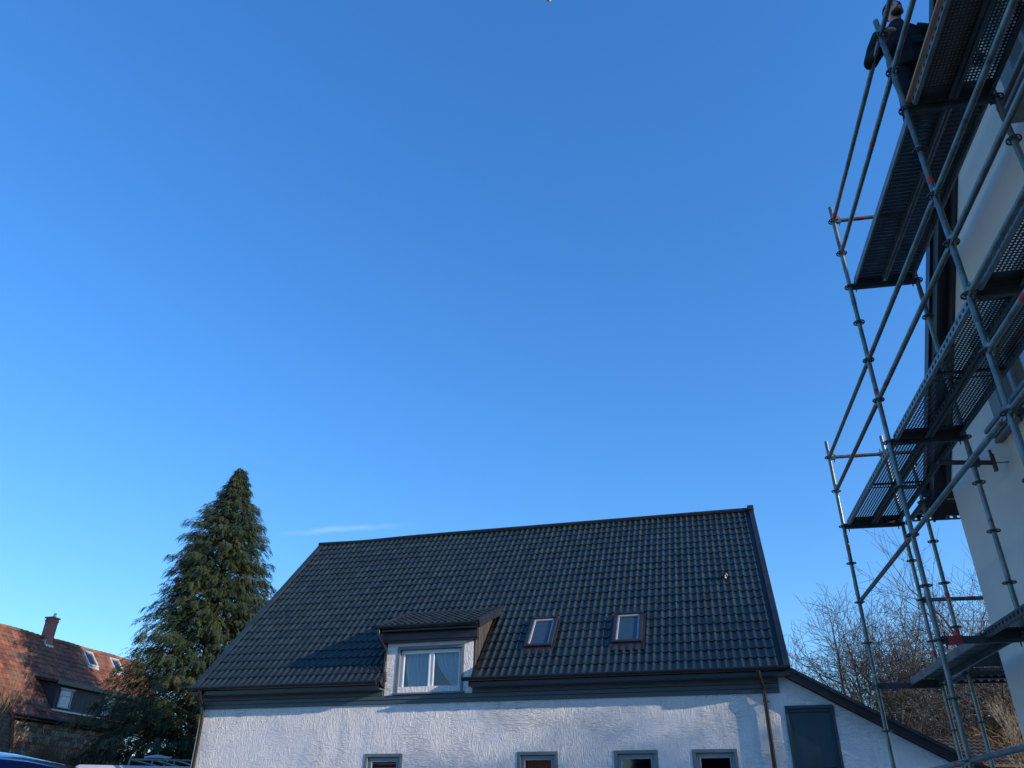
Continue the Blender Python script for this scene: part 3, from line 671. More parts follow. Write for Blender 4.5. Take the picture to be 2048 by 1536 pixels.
# U-profile transoms
def transom(y, k, x0=0, x1=WN, m='steeld', red=None):
    z = lv(k); mb = MB()
    mb.box((x0 + .075, y - .026, z - .03), (x1 - .075, y - .020, z + .028)); mb.box((x0 + .075, y + .020, z - .03), (x1 - .075, y + .026, z + .028)); mb.box((x0 + .075, y - .020, z - .036), (x1 - .075, y + .020, z - .030))
    wedge(mb, (x0, y, z), (1, 0, 0)); wedge(mb, (x1, y, z), (-1, 0, 0))
    o = mb.build('transom', M[m], sc, bevel=.002)
    if red: MB().box((red - .06, y - .030, z - .04), (red + .06, y + .030, z + .032)).build('paint_mark', M['red'], o)
    return o
for y, ks in (('B', (0, -4)), ('A', (4, 0, -4)), ('C', (4, 0, -4)), ('Z', (4, 0, -4))):
    for k in ks: transom(YA[y], k, red=.13 if (y == 'A' and k == -4) else None)

# decks --------------------------------------------------------
def holes_plate(mb, x0, x1, y0, y1, z, pitch, r, flip=False, skip=None):
    """plate with real round holes, triangulated cell by cell"""
    nx, ny = max(1, round((x1 - x0) / pitch)), max(1, round((y1 - y0) / pitch)); px, py = (x1 - x0) / nx, (y1 - y0) / ny
    for j in range(ny):
        for i in range(nx):
            cx, cy = x0 + (i + .5) * px, y0 + (j + .5) * py
            o8 = [(cx + px / 2 * sx, cy + py / 2 * sy, z) for sx, sy in ((1, 0), (1, 1), (0, 1), (-1, 1), (-1, 0), (-1, -1), (0, -1), (1, -1))]
            if skip and skip(i, j): mb.add([o8[5], o8[7], o8[1], o8[3]], [(0, 1, 2, 3)]); continue
            i8 = [(cx + r * cos(k * pi / 4), cy + r * sin(k * pi / 4), z) for k in range(8)]
            mb.add(o8 + i8, [(k, (k + 1) % 8, 8 + (k + 1) % 8, 8 + k) for k in range(8)])
PWD = .315; PL = L - .10
def perforated_plank():
    mb = MB(); 
    holes_plate(mb, .018, PWD - .018, .12, PL - .12, .0, .0315, .0088, skip=lambda i, j: (j % 40) == 0 or (i == 4 and False))
    mb.box((.018, 0, -.002), (PWD - .018, .12, .001)); mb.box((.018, PL - .12, -.002), (PWD - .018, PL, .001))
    for y in (1.25,): mb.box((.02, y, -.022), (PWD - .02, y + .02, -.003))
    for y in (0, PL - .01): mb.box((.0, y, -.062), (PWD, y + .01, -.002))
    return mb.mesh('deck_plank', M['deck'])
def side_flange():
    """vertical edge with oval holes, lies in the plane x = 0"""
    mb = MB(); n = int(PL / .085); p = PL / n; H = .062
    for k in range(n):
        y = (k + .5) * p
        o8 = [(0, y + p / 2 * a, -H / 2 + H / 2 * b) for a, b in ((1, 0), (1, 1), (0, 1), (-1, 1), (-1, 0), (-1, -1), (0, -1), (1, -1))]
        i8 = [(0, y + .024 * cos(i * pi / 4), -H / 2 + .018 * sin(i * pi / 4)) for i in range(8)]
        i9 = [(.016, q[1], q[2]) for q in i8]; 
        mb.add(o8 + i8 + i9, [(i, (i + 1) % 8, 8 + (i + 1) % 8, 8 + i) for i in range(8)] + [(8 + i, 8 + (i + 1) % 8, 16 + (i + 1) % 8, 16 + i) for i in range(8)])
        o9 = [(.016, q[1], q[2]) for q in o8]; mb.add(o9 + i9, [((i + 1) % 8, i, 8 + i, 8 + (i + 1) % 8) for i in range(8)])
    mb.box((0, 0, -H - .004), (.034, PL, -H)); mb.box((0, 0, -.0005), (.018, PL, .003))
    return mb.mesh('plank_edge', M['deckl'])
ppm, sfm = perforated_plank(), side_flange(); sfd = sfm.copy(); sfd.materials[0] = M['deck']  # pale flange as if lit, dark copy for sides in shade
def perf(x, y, k, par=sc, rz=0, name='deck_plank'):
    o = link(name, ppm, par, (x, y, lv(k) + .062), (0, 0, rz))
    link('plank_edge', sfm if x < .2 or x > .5 else sfd, o, (0, 0, 0)); link('plank_edge', sfd, o, (PWD, PL, 0), (0, 0, pi)); return o
def solid_plank(x, y, k, ribs=.055, w_=PWD):
    mb = MB(); ln = PL
    n = int(ln / ribs)
    for i in range(n):
        y0 = i * ln / n
        mb.box((.004, y0, -.006), (w_ - .004, y0 + ln / n * .55, .0)); mb.box((.004, y0 + ln / n * .55, .0005), (w_ - .004, y0 + ln / n, .007))
    for q in (0, ln - .012): mb.box((0, q, -.060), (w_, q + .012, -.007))
    o = mb.build('deck_plank', M['deck'], sc, (x, y, lv(k) + .062))
    for xx in (0, w_ - .02): MB().box((xx, 0, -.064), (xx + .02, ln, .010)).build('plank_edge', M['deckl'], o)
    return o
X1, X2 = .045, .375
for b in ('Z', 'C', 'A'): perf(X1, YA[b] + .05, 0); perf(X2, YA[b] + .05, 0)
perf(X1, YA['Z'] + .05, 4); perf(X2, YA['Z'] + .05, 4)
# upper deck between C and A: two ribbed planks with a rail groove and cross bars
for x in (X1, X2):
    o = solid_plank(x, YA['C'] + .05, 4)
for i in range(7):
    MB().box((X2 + .02, YA['C'] + .18 + i * .29, lv(4) + .020), (X2 + PWD - .02, YA['C'] + .205 + i * .29, lv(4) + .055)).build('cross_bar', M['deckl'], o)
MB().box((X1 + .17, YA['C'] + .1, lv(4) + .0), (X1 + .25, YA['C'] + 2.1, lv(4) + .054)).build('centre_rail', M['steeld'], o)
MB().box((X1 + .252, YA['C'] + .1, lv(4) - .002), (X1 + .266, YA['C'] + 2.1, lv(4) + .054)).build('centre_rail', M['deckl'], o)
MB().tube([(X2 - .0, YA['C'] + .3, lv(4) - .035), (X2 - .0, YA['C'] + 2.3, lv(4) - .035)], .012, 8).build('deck_stay', M['steel'], o)
# inner wooden/steel filler strips and a plywood board laid on the uppermost deck
MB().box((X1 - .035, YA['Z'] + .0, lv(4) + .068), (X1 + .30, YA['C'] + .02, lv(4) + .092)).build('plywood_board', M['wood'], sc, bevel=.002, label='weathered plywood board on the highest deck')
MB().box((WN + .10, YA['Z'] - .2, lv(4) - .16), (WN + .24, YA['C'] + .16, lv(4) - .13)).build('filler_board', M['deckl'], sc)
# lowest deck: inner plank only
solid_plank(X2, YA['A'] + .05, -4, ribs=.2)
for b in ('Z', 'C'): perf(X2, YA[b] + .05, -4)
# return decks
for k in (-4, 0):
    for j in (0, 1):
        o = perf(XD + .05 + PL, YD + .06 + j * .34, k, rz=pi / 2)
    MB().box((XD + .02, YD + .0, lv(k) + .07), (XD2, YD + .03, lv(k) + .22)).build('toe_board', M['steeld'], sc)
    ledger((XD, YD, lv(k)), (XD, YA['B'], lv(k)), name='transom', m='steeld')
    ledger((XD, YD, lv(k)), (XD2, YD, lv(k)), name='ledger', m='steeld')
# wall tie with its coupler and anchor
t = MB(); t.tube([(.40, L - .03, ZB - .27), (.925, L - .03, ZB - .31)], .0242, 12)
t = t.build('wall_tie', M['steeld'], sc, smooth=True)
MB().box((.90, L - .055, ZB - .40), (.93, L - .005, ZB - .22)).build('coupler', M['steeld'], t, bevel=.006)
MB().tube([(.91, L - .03, ZB - .31), (1.06, L - .03, ZB - .312)], .006, 6).build('anchor_rod', M['steel'], t)
MB().box((WN - .05, L - .05, ZB - .33), (WN + .06, L + .03, ZB - .24)).build('coupler', M['steeld'], t, bevel=.01)
MB().tube([(.91, L - .03, ZB - .23), (.91, L - .03, ZB - .17)], .014, 8).build('coupler_bolt', M['steeld'], t)

# ================================================================ PERSON on the highest deck
PX, PY, PZ = .29, .30, lv(4) + .07
man = thing('person', 'person in black jacket and dark trousers standing on the highest scaffold deck behind the rail', 'person', (0, 0, 0))
sfr = Matrix.Translation(S0) @ Matrix.Rotation(-AZ, 4, 'Z')
man.matrix_world = sfr @ Matrix.Translation((PX, PY, PZ)) @ Matrix.Scale(.912, 4)
def skin_obj(name, verts, edges, radii, m, root=0, sub=2, parent=man):
    me = bpy.data.meshes.new(name); me.from_pydata(verts, edges, []); me.update()
    o = bpy.data.objects.new(name, me); COL.objects.link(o)
    o.modifiers.new('skin', 'SKIN')
    sv = me.skin_vertices[0].data
    for i, r_ in enumerate(radii):
        sv[i].radius = r_ if isinstance(r_, tuple) else (r_, r_); sv[i].use_root = (i == root)
    s = o.modifiers.new('sub', 'SUBSURF'); s.levels = sub; s.render_levels = sub
    dg = bpy.context.evaluated_depsgraph_get(); ev = o.evaluated_get(dg)
    nm = bpy.data.meshes.new_from_object(ev); nm.name = name
    bpy.data.objects.remove(o)
    nm.materials.clear(); nm.materials.append(m); shade(nm, 180)
    return link(name, nm, parent)
def rings(mb, rs, n=18):
    """closed loft of ellipses: (x, y, z, rx, ry) from bottom to top"""
    vs = []
    for x, y, z, rx, ry in rs: vs += [(x + rx * cos(2 * pi * k / n), y + ry * sin(2 * pi * k / n), z) for k in range(n)]
    fs = [(i * n + k, i * n + (k + 1) % n, (i + 1) * n + (k + 1) % n, (i + 1) * n + k) for i in range(len(rs) - 1) for k in range(n)]
    return mb.add(vs, fs + [tuple(range(n - 1, -1, -1)), tuple((len(rs) - 1) * n + k for k in range(n))])
def fused(name, mb, m, voxel=.014, smooth=4):
    """one continuous surface from overlapping volumes"""
    o = bpy.data.objects.new(name, mb.mesh(name, m)); COL.objects.link(o)
    r_ = o.modifiers.new('remesh', 'REMESH'); r_.mode = 'VOXEL'; r_.voxel_size = voxel
    q = o.modifiers.new('smooth', 'SMOOTH'); q.factor = .5; q.iterations = smooth
    ev = o.evaluated_get(bpy.context.evaluated_depsgraph_get()); nm = bpy.data.meshes.new_from_object(ev); nm.name = name
    bpy.data.objects.remove(o); nm.materials.clear(); nm.materials.append(m); shade(nm, 180)
    return link(name, nm, man)
ARM_L = [(-.18, -.03, 1.39), (-.27, .0, 1.22), (-.34, .02, 1.04), (-.29, -.10, 1.05), (-.225, -.235, 1.10)]
ARM_R = [(.18, -.02, 1.40), (.32, -.02, 1.36), (.42, -.01, 1.31), (.56, .02, 1.20)]
b_ = MB(); rings(b_, [(0, 0, .86, .14, .10), (0, 0, .95, .15, .105), (0, -.01, 1.10, .135, .095), (0, -.02, 1.28, .155, .105), (0, -.03, 1.40, .15, .09), (0, -.04, 1.45, .08, .06), (0, -.05, 1.50, .052, .052), (0, -.065, 1.56, .054, .056), (0, -.085, 1.575, .062, .075), (0, -.095, 1.62, .074, .092), (0, -.10, 1.68, .078, .100), (0, -.09, 1.74, .070, .090), (0, -.085, 1.78, .035, .05)])
b_.tube(ARM_L, [.055, .048, .042, .036, .027], 12).tube(ARM_R, [.055, .046, .040, .027], 12)
for s in (-1, 1): b_.tube([(s * .09, 0, .92), (s * .11, -.02, .50), (s * .13, .02, .08)], [.08, .055, .038], 12)
fused('body', b_, M['skin'], .011, 3)
# face
def ball(c, r, sx=1, sy=1, sz=1, n=10):
    mb = MB(); vs = []; fs = []
    for j in range(n + 1):
        for i in range(n * 2):
            a = pi * j / n; b = pi * i / n; vs.append((c[0] + r * sx * sin(a) * cos(b), c[1] + r * sy * sin(a) * sin(b), c[2] + r * sz * cos(a)))
    for j in range(n):
        for i in range(n * 2): fs.append((j * 2 * n + i, j * 2 * n + (i + 1) % (2 * n), (j + 1) * 2 * n + (i + 1) % (2 * n), (j + 1) * 2 * n + i))
    return mb.add(vs, fs)
HC = (0, -.10, 1.67)
ball((0, HC[1] - .092, 1.645), .018, .8, 1.1, 1.5).build('nose', M['skin'], man, smooth=True)
for s in (-1, 1):
    ball((s * .034, HC[1] - .078, 1.672), .013).build('eye', M['hair'], man, smooth=True)
    ball((s * .036, HC[1] - .084, 1.695), .018, 1.2, .5, .3).build('eyebrow', M['hair'], man, smooth=True)
    ball((s * .092, HC[1] + .01, 1.66), .026, .4, .8, 1.2).build('ear', M['skin'], man, smooth=True)
ball((0, HC[1] - .082, 1.607), .022, 1.2, .6, .35).build('mouth', mat('lips', (.25, .09, .08), .5, var=.1), man, smooth=True)
h = ball((0, HC[1] + .025, 1.70), .112, .93, 1.0, 1.0, 14)
h.v = [(x, y + (.055 if (z < 1.72 and y < HC[1]) else 0), z) for x, y, z in h.v]
h.build('hair', M['hair'], man, smooth=True)
ball((0, HC[1] - .045, 1.585), .060, .95, .8, .55).build('beard', M['hair'], man, smooth=True)
# clothing
b_ = MB(); rings(b_, [(0, 0, .80, .205, .155), (0, 0, .92, .20, .155), (0, -.01, 1.08, .19, .145), (0, -.02, 1.25, .205, .15), (0, -.03, 1.36, .215, .145), (0, -.03, 1.43, .16, .11), (0, -.045, 1.475, .085, .08), (0, -.055, 1.52, .080, .078)])
b_.tube([ARM_L[0], ARM_L[1], ARM_L[2], ARM_L[3], (-.24, -.195, 1.085)], [.088, .082, .078, .068, .052], 14).tube([ARM_R[0], ARM_R[1], ARM_R[2], (.52, .01, 1.235)], [.088, .078, .070, .052], 14)
b_.box((-.155, -.19, 1.02), (-.05, -.13, 1.14)).box((.05, -.19, 1.02), (.155, -.13, 1.14)).box((-.012, -.19, .82), (.012, -.15, 1.46))
fused('jacket', b_, M['jacket'], .013, 3)
b_ = MB(); rings(b_, [(0, 0, .80, .17, .13), (0, 0, .90, .17, .13), (0, 0, .98, .155, .12)])
for s in (-1, 1): b_.tube([(s * .095, 0, .88), (s * .115, -.03, .48), (s * .14, .02, .07)], [.108, .085, .078], 14)
fused('trousers', b_, M['trouser'], .013, 3)
for s in (-1, 1):
    b = MB(); x = s * .14
    b.tube([(x, .06, .05), (x, .0, .055), (x, -.09, .04), (x, -.17, .03)], [.045, .05, .045, .03], 10); b.build('boot', M['rubber'], man, smooth=True)
def hand(base, fwd, side, up):
    base, fwd, side, up = map(lambda v: Vector(v), (base, fwd, side, up)); fwd.normalize(); side.normalize(); up.normalize()
    vs = [base, base + fwd * .05, base + fwd * .085]; es = [(0, 1), (1, 2)]; rs = [(.026, .018), (.036, .018), (.036, .016)]
    for i, (o_, ln) in enumerate(((-.030, .064), (-.010, .074), (.010, .070), (.029, .056))):
        p0 = base + fwd * .085 + side * o_; k = len(vs)
        vs += [p0, p0 + fwd * ln * .42 - up * .006, p0 + fwd * ln * .66 - up * .032, p0 + fwd * ln * .55 - up * .056]; rs += [.0105, .010, .009, .008]
        es += [(2, k), (k, k + 1), (k + 1, k + 2), (k + 2, k + 3)]
    k = len(vs); p0 = base + fwd * .03 - side * .035
    vs += [p0, p0 + fwd * .03 - side * .022 - up * .012, p0 + fwd * .055 - side * .018 - up * .034]; rs += [.014, .012, .010]
    es += [(1, k), (k, k + 1), (k + 1, k + 2)]
    return skin_obj('hand', [tuple(v) for v in vs], es, rs, M['skin'], sub=1)
hand((-.225, -.235, 1.10), (.25, -1, .05), (1, .2, 0), (0, 0, 1))
hand((.56, .02, 1.20), (1, .3, -.35), (0, 1, 0), (.3, 0, 1))

# ================================================================ RED-ROOFED HOUSE far left
RH = (-23.5, 37.1, 0); RZ_ = -.265
rh = thing('red_roofed_house', 'old stone house with weathered red tile roof, brick chimney and long dark dormer', 'house', RH, RZ_)
hr, he, we = 9.5, 5.6, 3.3; PA = math.atan2(hr - he, we); PS = math.hypot(hr - he, we); Y0r, Y1r = -5.5, 10.2
# slope frame: local x along +y(world-ish), so use rotation: x' = along ridge, y' = up the slope
MBr = MB(); MBr.box((0, 0, -.12), (Y1r - Y0r, PS, 0))
rrf = MBr.build('roof', M['terracotta'], rh); 
mt = Matrix(((0, -cos(PA), sin(PA), we), (1, 0, 0, Y0r), (0, sin(PA), cos(PA), he), (0, 0, 0, 1)))
rrf.matrix_local = mt
ct = MB(); cw, cl = .22, .30; cb = tile_mesh(cw, cl + .03, hgt=.035, lip=.025, tilt=.03, nseg=4)
nxr, nyr = int((Y1r - Y0r) / cw), int(PS / cl)
for j in range(nyr + 1):
    for i in range(nxr):
        x, y = i * cw, j * cl
        if y + .05 > PS: continue
        dz = rng.uniform(0, .012) + .02 * sin(x * .5) ; k = min(cl + .03, PS - y) / (cl + .03)
        ct.add([(vx + x, vy * k + y, vz + dz) for vx, vy, vz in cb.v], cb.f)
o = stuff(ct.build('roof_tile', M['terracotta'], rrf))
bk = MB(); bk.prism([(0, Y0r, hr), (-we, Y0r, he), (-we, Y0r, he - .12), (0, Y0r, hr - .14)], (0, Y1r - Y0r, 0)); bk.build('rear_roof', M['terracotta'], rh)
rgm = MB(); y = Y0r
while y < Y1r: rgm.tube([(0, y, hr + .02 + .015 * sin(y * 2)), (0, min(y + .36, Y1r), hr + .035 + .015 * sin(y * 2))], [.10, .115], 8); y += .34
stuff(rgm.build('ridge_tile', M['terracotta'], rh, smooth=True))
# stone wall: individual stones along the visible eave wall, mortar core behind
core = MB(); core.box((-we + .3, Y0r + .2, -.2), (we - .32, 6.28, he - .15)); core.prism([(-we + .3, 6.28, he - .15), (we - .32, 6.28, he - .15), (0, 6.28, hr - .2)], (0, -11.5, 0))
wcore = core.build('wall', M['stone'], rh)
stm = {}
def stone_mesh(i):
    rg_ = random.Random(i); mb = MB(); mb.box((0, 0, 0), (.06, 1, 1))
    mb.v = [(x + (rg_.uniform(-.012, .02) if x > 0 else 0), y + rg_.uniform(-.04, .04), z + rg_.uniform(-.06, .06)) for x, y, z in mb.v]
    return mb
palette = [mat('sandstone_ochre', (.34, .25, .15), .9, var=.35, scale=6, bump=.5), mat('sandstone_grey', (.22, .19, .15), .9, var=.35, scale=6, bump=.5), mat('sandstone_dark', (.13, .10, .08), .9, var=.35, scale=6, bump=.5)]
sms = [stone_mesh(i).mesh('stone', palette[i % 3]) for i in range(9)]
bme = MB().box((0, 0, 0), (.05, .215, .065)).mesh('brick', mat('red_brick_course', (.30, .06, .03), .85, var=.4, scale=8, bump=.4))
z = 3.4; sx = we - .32
while z < he - .2:
    isb = 4.35 < z < 4.62
    hgt = .075 if isb else rng.uniform(.17, .26)
    if isb:
        y = -2.2 + rng.uniform(0, .1)
        while y < 6.1: link('brick', bme, wcore, (sx, y, z)); y += .228
    else:
        y = -2.2
        while y < 6.25:
            ln = rng.uniform(.22, .42); ln = min(ln, 6.27 - y)
            o = link('stone', sms[rng.randrange(9)], wcore, (sx, y, z)); o.scale = (1, ln - .02, hgt - .018); y += ln
    z += hgt
wm = MB(); wm.prism([(we - .35, 6.28, 3.0), (we - .35, 6.28, he - .2), (we - .26, 6.28, he - .2), (we - .26, 6.28, 3.0)], (0, .1, 0)); wm.build('corner_stones', palette[0], rh)
MB().box((we - .25, Y0r, he - .16), (we + .02, 7.8, he - .10)).build('soffit', M['darkin'], rh)
gm_ = MB(); gm_.tube([(we + .06, Y0r, he - .02), (we + .06, Y1r, he - .02)], .05, 8); gm_.build('gutter', M['gutter'], rh)
# dormer: long, dark clad
d0, d1, dx, dz0, dz1 = 1.32, 8.2, 2.95, 5.95, 7.12
def rz_at(x): return hr - x * (hr - he) / we
dd = MB(); dd.prism([(dx, d0, rz_at(dx) - .05), (dx, d0, dz1), (1.55, d0, dz1 + .22), (1.55, d0, rz_at(1.55) - .1)], (0, d1 - d0, 0)); rdo = dd.build('dormer', M['darkpanel'], rh)
n = 22
for i in range(n):
    y0 = d0 + (d1 - d0) * i / n
    skip = any(a - .05 < y0 + .15 < b + .05 for a, b in ((1.53, 2.27), (4.3, 5.0)))
    if not skip: MB().box((dx + .002, y0 + .005, rz_at(dx) + .02), (dx + .022, y0 + (d1 - d0) / n - .008, dz1 - .02)).build('panel', M['darkpanel'], rdo)
rr2 = MB(); rr2.prism([(dx + .22, d0 - .28, dz1 + .0), (dx + .22, d0 - .28, dz1 + .10), (1.3, d0 - .28, dz1 + .42), (1.3, d0 - .28, dz1 + .28)], (0, d1 - d0 + .5, 0)); rr2.build('dormer_roof', M['flash'], rdo)
MB().box((dx + .20, d0 - .3, dz1 - .06), (dx + .26, d1 + .2, dz1 + .12)).build('fascia', M['gutter'], rdo)
MB().box((dx + .0, d0 - .1, rz_at(dx) - .04), (dx + .14, d1, rz_at(dx) + .03)).build('flashing', M['lead'], rdo)
for a, b in ((1.53, 2.27), (4.35, 5.05), (6.8, 7.5)):
    f = MB(); z0, z1 = 6.14, 6.92; x = dx + .03
    f.box((x, a, z1 - .05), (x + .05, b, z1)); f.box((x, a, z0), (x + .05, b, z0 + .05)); f.box((x, a, z0 + .05), (x + .05, a + .05, z1 - .05)); f.box((x, b - .05, z0 + .05), (x + .05, b, z1 - .05)); f.box((x, a + .05, z1 - .28), (x + .04, b - .05, z1 - .25))
    f.build('window_frame', M['pvcgrey'], rdo)
    MB().box((x + .006, a + .05, z0 + .05), (x + .012, b - .05, z1 - .05)).build('curtain', mat('pale_net_curtain', (.55, .54, .5), .5, var=.35, scale=3, stretch=(2, 5, 1)), rdo)
    MB().box((x + .022, a + .05, z0 + .05), (x + .028, b - .05, z1 - .05)).build('pane', M['glass'], rdo)
    MB().box((dx + .02, a - .06, z1 + .005), (dx + .12, b + .06, z1 + .04)).build('window_head', M['lead'], rdo)
# skylights on the red roof
for y, in ((5.15,), (7.15,)):
    for nm, x0, x1, y0_, y1_, z0, z1, m in (('skylight', 0, .72, 2.6 * 0 + 0, 1.0, -.02, .14, 'lead'),):
        f = MB(); u0 = y - Y0r; v0 = PS - 1.22; f.box((u0, v0, 0), (u0 + .72, v0 + .09, .13)); f.box((u0, v0 + .9, 0), (u0 + .72, v0 + 1.0, .14)); f.box((u0, v0 + .09, 0), (u0 + .09, v0 + .9, .13)); f.box((u0 + .63, v0 + .09, 0), (u0 + .72, v0 + .9, .13))
        f.build('skylight', M['lead'], rrf); MB().box((u0 + .09, v0 + .09, .05), (u0 + .63, v0 + .9, .07)).build('pane', M['carglass'], rrf)
        MB().box((u0 - .03, v0 - .12, .03), (u0 + .75, v0, .06)).build('apron', M['lead'], rrf)
MB().tube([(11.45, PS - 3.0, 0), (11.45, PS - 3.0, .45)], .09, 10).build('vent_pipe', M['terracotta'], rrf)
# chimney
cx0, cx1, cy0, cy1, cz = -.10, .27, 2.62, 3.06, 10.45
ch = MB(); ch.box((cx0, cy0, 8.8), (cx1, cy1, cz)); ch = ch.build('chimney', M['stonegrey'], rh)
ch.data.materials[0] = M['brick']
bm2 = MB().box((0, 0, 0), (.02, .205, .062)).mesh('brick', M['brick']); 
bm3 = MB().box((0, 0, 0), (.205, .02, .062)).mesh('brick', M['brick'])
MB().box((cx0 - .05, cy0 - .05, cz), (cx1 + .05, cy1 + .05, cz + .07)).build('chimney_cap', M['brick'], ch)
MB().box((cx0 - .03, cy0 - .03, cz - .14), (cx1 + .03, cy1 + .03, cz - .07)).build('corbel_course', M['brick'], ch)
MB().tube([(.1, 2.9, cz + .07), (.1, 2.9, cz + .3)], [.09, .06], 10).build('chimney_pot', M['lead'], ch)
MB().box((cx0 - .02, cy0 - .04, 8.9), (cx1 + .03, cy0 - .005, 9.42)).build('lead_flashing', M['lead'], ch)
MB().box((cx1 + .005, cy0 - .03, 9.0), (cx1 + .09, cy1 + .03, 9.2)).build('lead_flashing', M['lead'], ch)
# grey gabled wing at the left edge
wg = MB(); wx = 5.0
wg.prism([(wx, -9, -.2), (wx, -2.35, -.2), (wx, -2.35, 4.1), (wx, -2.75, 5.25), (wx, -4.1, 6.45), (wx, -9, 6.9)], (-1.9, 0, 0)); wgo = wg.build('wing', M['stonegrey'], rh)
vv = MB(); vv.prism([(wx + .06, -2.25, 4.1), (wx + .06, -2.62, 5.28), (wx + .06, -4.0, 6.58), (wx + .06, -9, 7.0), (wx + .06, -9, 6.8), (wx + .06, -4.08, 6.38), (wx + .06, -2.78, 5.2), (wx + .06, -2.4, 4.08)], (-2.0, 0, 0)); vv.build('wing_roof', M['terracotta'], wgo)

# ================================================================ TREES
def tube_np(P, Q, r0, r1, n):
    """many tapered tubes at once, arrays (k,3)"""
    k = len(P); D = Q - P; Ln = np.linalg.norm(D, axis=1, keepdims=True) + 1e-9; D = D / Ln
    ref = np.where(np.abs(D[:, 2:3]) > .9, np.array([[1., 0, 0]]), np.array([[0, 0, 1.]]))
    U = np.cross(D, ref); U /= np.linalg.norm(U, axis=1, keepdims=True) + 1e-9; V = np.cross(D, U)
    vs = np.zeros((k, 2 * n, 3)); 
    for i in range(n):
        a = 2 * pi * i / n; off = U * cos(a) + V * sin(a)
        vs[:, i] = P + off * r0[:, None]; vs[:, n + i] = Q + off * r1[:, None]
    base = (np.arange(k) * 2 * n)[:, None]
    q = [[i, (i + 1) % n, n + (i + 1) % n, n + i] for i in range(n)]
    fs = (base[:, None, :] + np.array(q)[None]).reshape(-1, 4)
    return vs.reshape(-1, 3), fs
def np_mesh(name, vs, fs, m):
    me = bpy.data.meshes.new(name); nf = len(fs); sz = fs.shape[1]
    me.vertices.add(len(vs)); me.vertices.foreach_set('co', vs.astype(np.float32).ravel())
    me.loops.add(nf * sz); me.loops.foreach_set('vertex_index', fs.astype(np.int32).ravel())
    me.polygons.add(nf); me.polygons.foreach_set('loop_start', np.arange(0, nf * sz, sz, dtype=np.int32))
    try: me.polygons.foreach_set('loop_total', np.full(nf, sz, dtype=np.int32))
    except Exception: pass
    me.update(calc_edges=True); me.materials.append(m); return me
def bare_tree(loc, H, label, seed, r0=.2, spread=.6, m='bark', levels=6, fork=3, stems=1, thin=1.0, name='bare_tree', cat='tree', group=None, twig=.006, upw=.15):
    rg_ = random.Random(seed); segs = []      # (p, q, r0, r1, level)
    def grow(p, d, ln, r, lvl):
        n = 3 if lvl < 3 else 2
        pts = [p]; dd_ = d.copy()
        for i in range(n):
            dd_ = (dd_ + Vector((rg_.gauss(0, .11), rg_.gauss(0, .11), rg_.gauss(upw * .3, .07)))).normalized()
            pts.append(pts[-1] + dd_ * ln / n)
        for i in range(n):
            a = r * (1 - .35 * i / n); b = r * (1 - .35 * (i + 1) / n); segs.append((pts[i], pts[i + 1], a, b, lvl))
        if lvl >= levels: return
        k = fork + (1 if rg_.random() < .35 else 0)
        for j in range(k):
            t = 1.0 if j == 0 else rg_.uniform(.25, .98)
            i = min(n - 1, int(t * n)); q = pts[i].lerp(pts[i + 1], t * n - i)
            ax = Vector((rg_.gauss(0, 1), rg_.gauss(0, 1), rg_.gauss(0, .5))); ax = (ax - dd_ * ax.dot(dd_)).normalized()
            ang = rg_.uniform(.1, .3) if j == 0 else rg_.uniform(.35, .95) * spread / .6
            nd = (dd_ * cos(ang) + ax * sin(ang) + Vector((0, 0, upw if lvl < 4 else upw * .3))).normalized()
            grow(q, nd, ln * rg_.uniform(.62, .86), r * .65 * (.92 if j == 0 else rg_.uniform(.5, .75)), lvl + 1)
    for s_ in range(stems):
        a = 2 * pi * s_ / max(1, stems) + rg_.random(); tilt = 0.05 if stems == 1 else rg_.uniform(.15, .45)
        grow(Vector((cos(a) * .1 * (stems > 1), sin(a) * .1 * (stems > 1), -.1)), Vector((cos(a) * tilt, sin(a) * tilt, 1)).normalized(), H * (.30 if stems == 1 else .28), r0, 0)
    top = max(float(np.percentile([q[2] for _, q, *_r in segs], 97.5)), .1); k = H * .95 / top
    tr = thing(name, label, cat, loc, 0, group)
    for nm, cond, n in (('trunk', lambda l: l <= 1, 9), ('branch', lambda l: 2 <= l <= 3, 5), ('twig', lambda l: l >= 4, 3)):
        S = [s_ for s_ in segs if cond(s_[4])]
        if not S: continue
        P = np.array([s_[0][:] for s_ in S]) * k; Q = np.array([s_[1][:] for s_ in S]) * k
        a = np.maximum(np.array([s_[2] for s_ in S]) * thin, twig); b = np.maximum(np.array([s_[3] for s_ in S]) * thin, twig * .8)
        vs, fs = tube_np(P, Q, a, b, n); me = np_mesh(nm, vs, fs, M[m]); shade(me, 180)
        o = link(nm, me, tr)
        if nm != 'trunk': o['kind'] = 'stuff'
    return tr

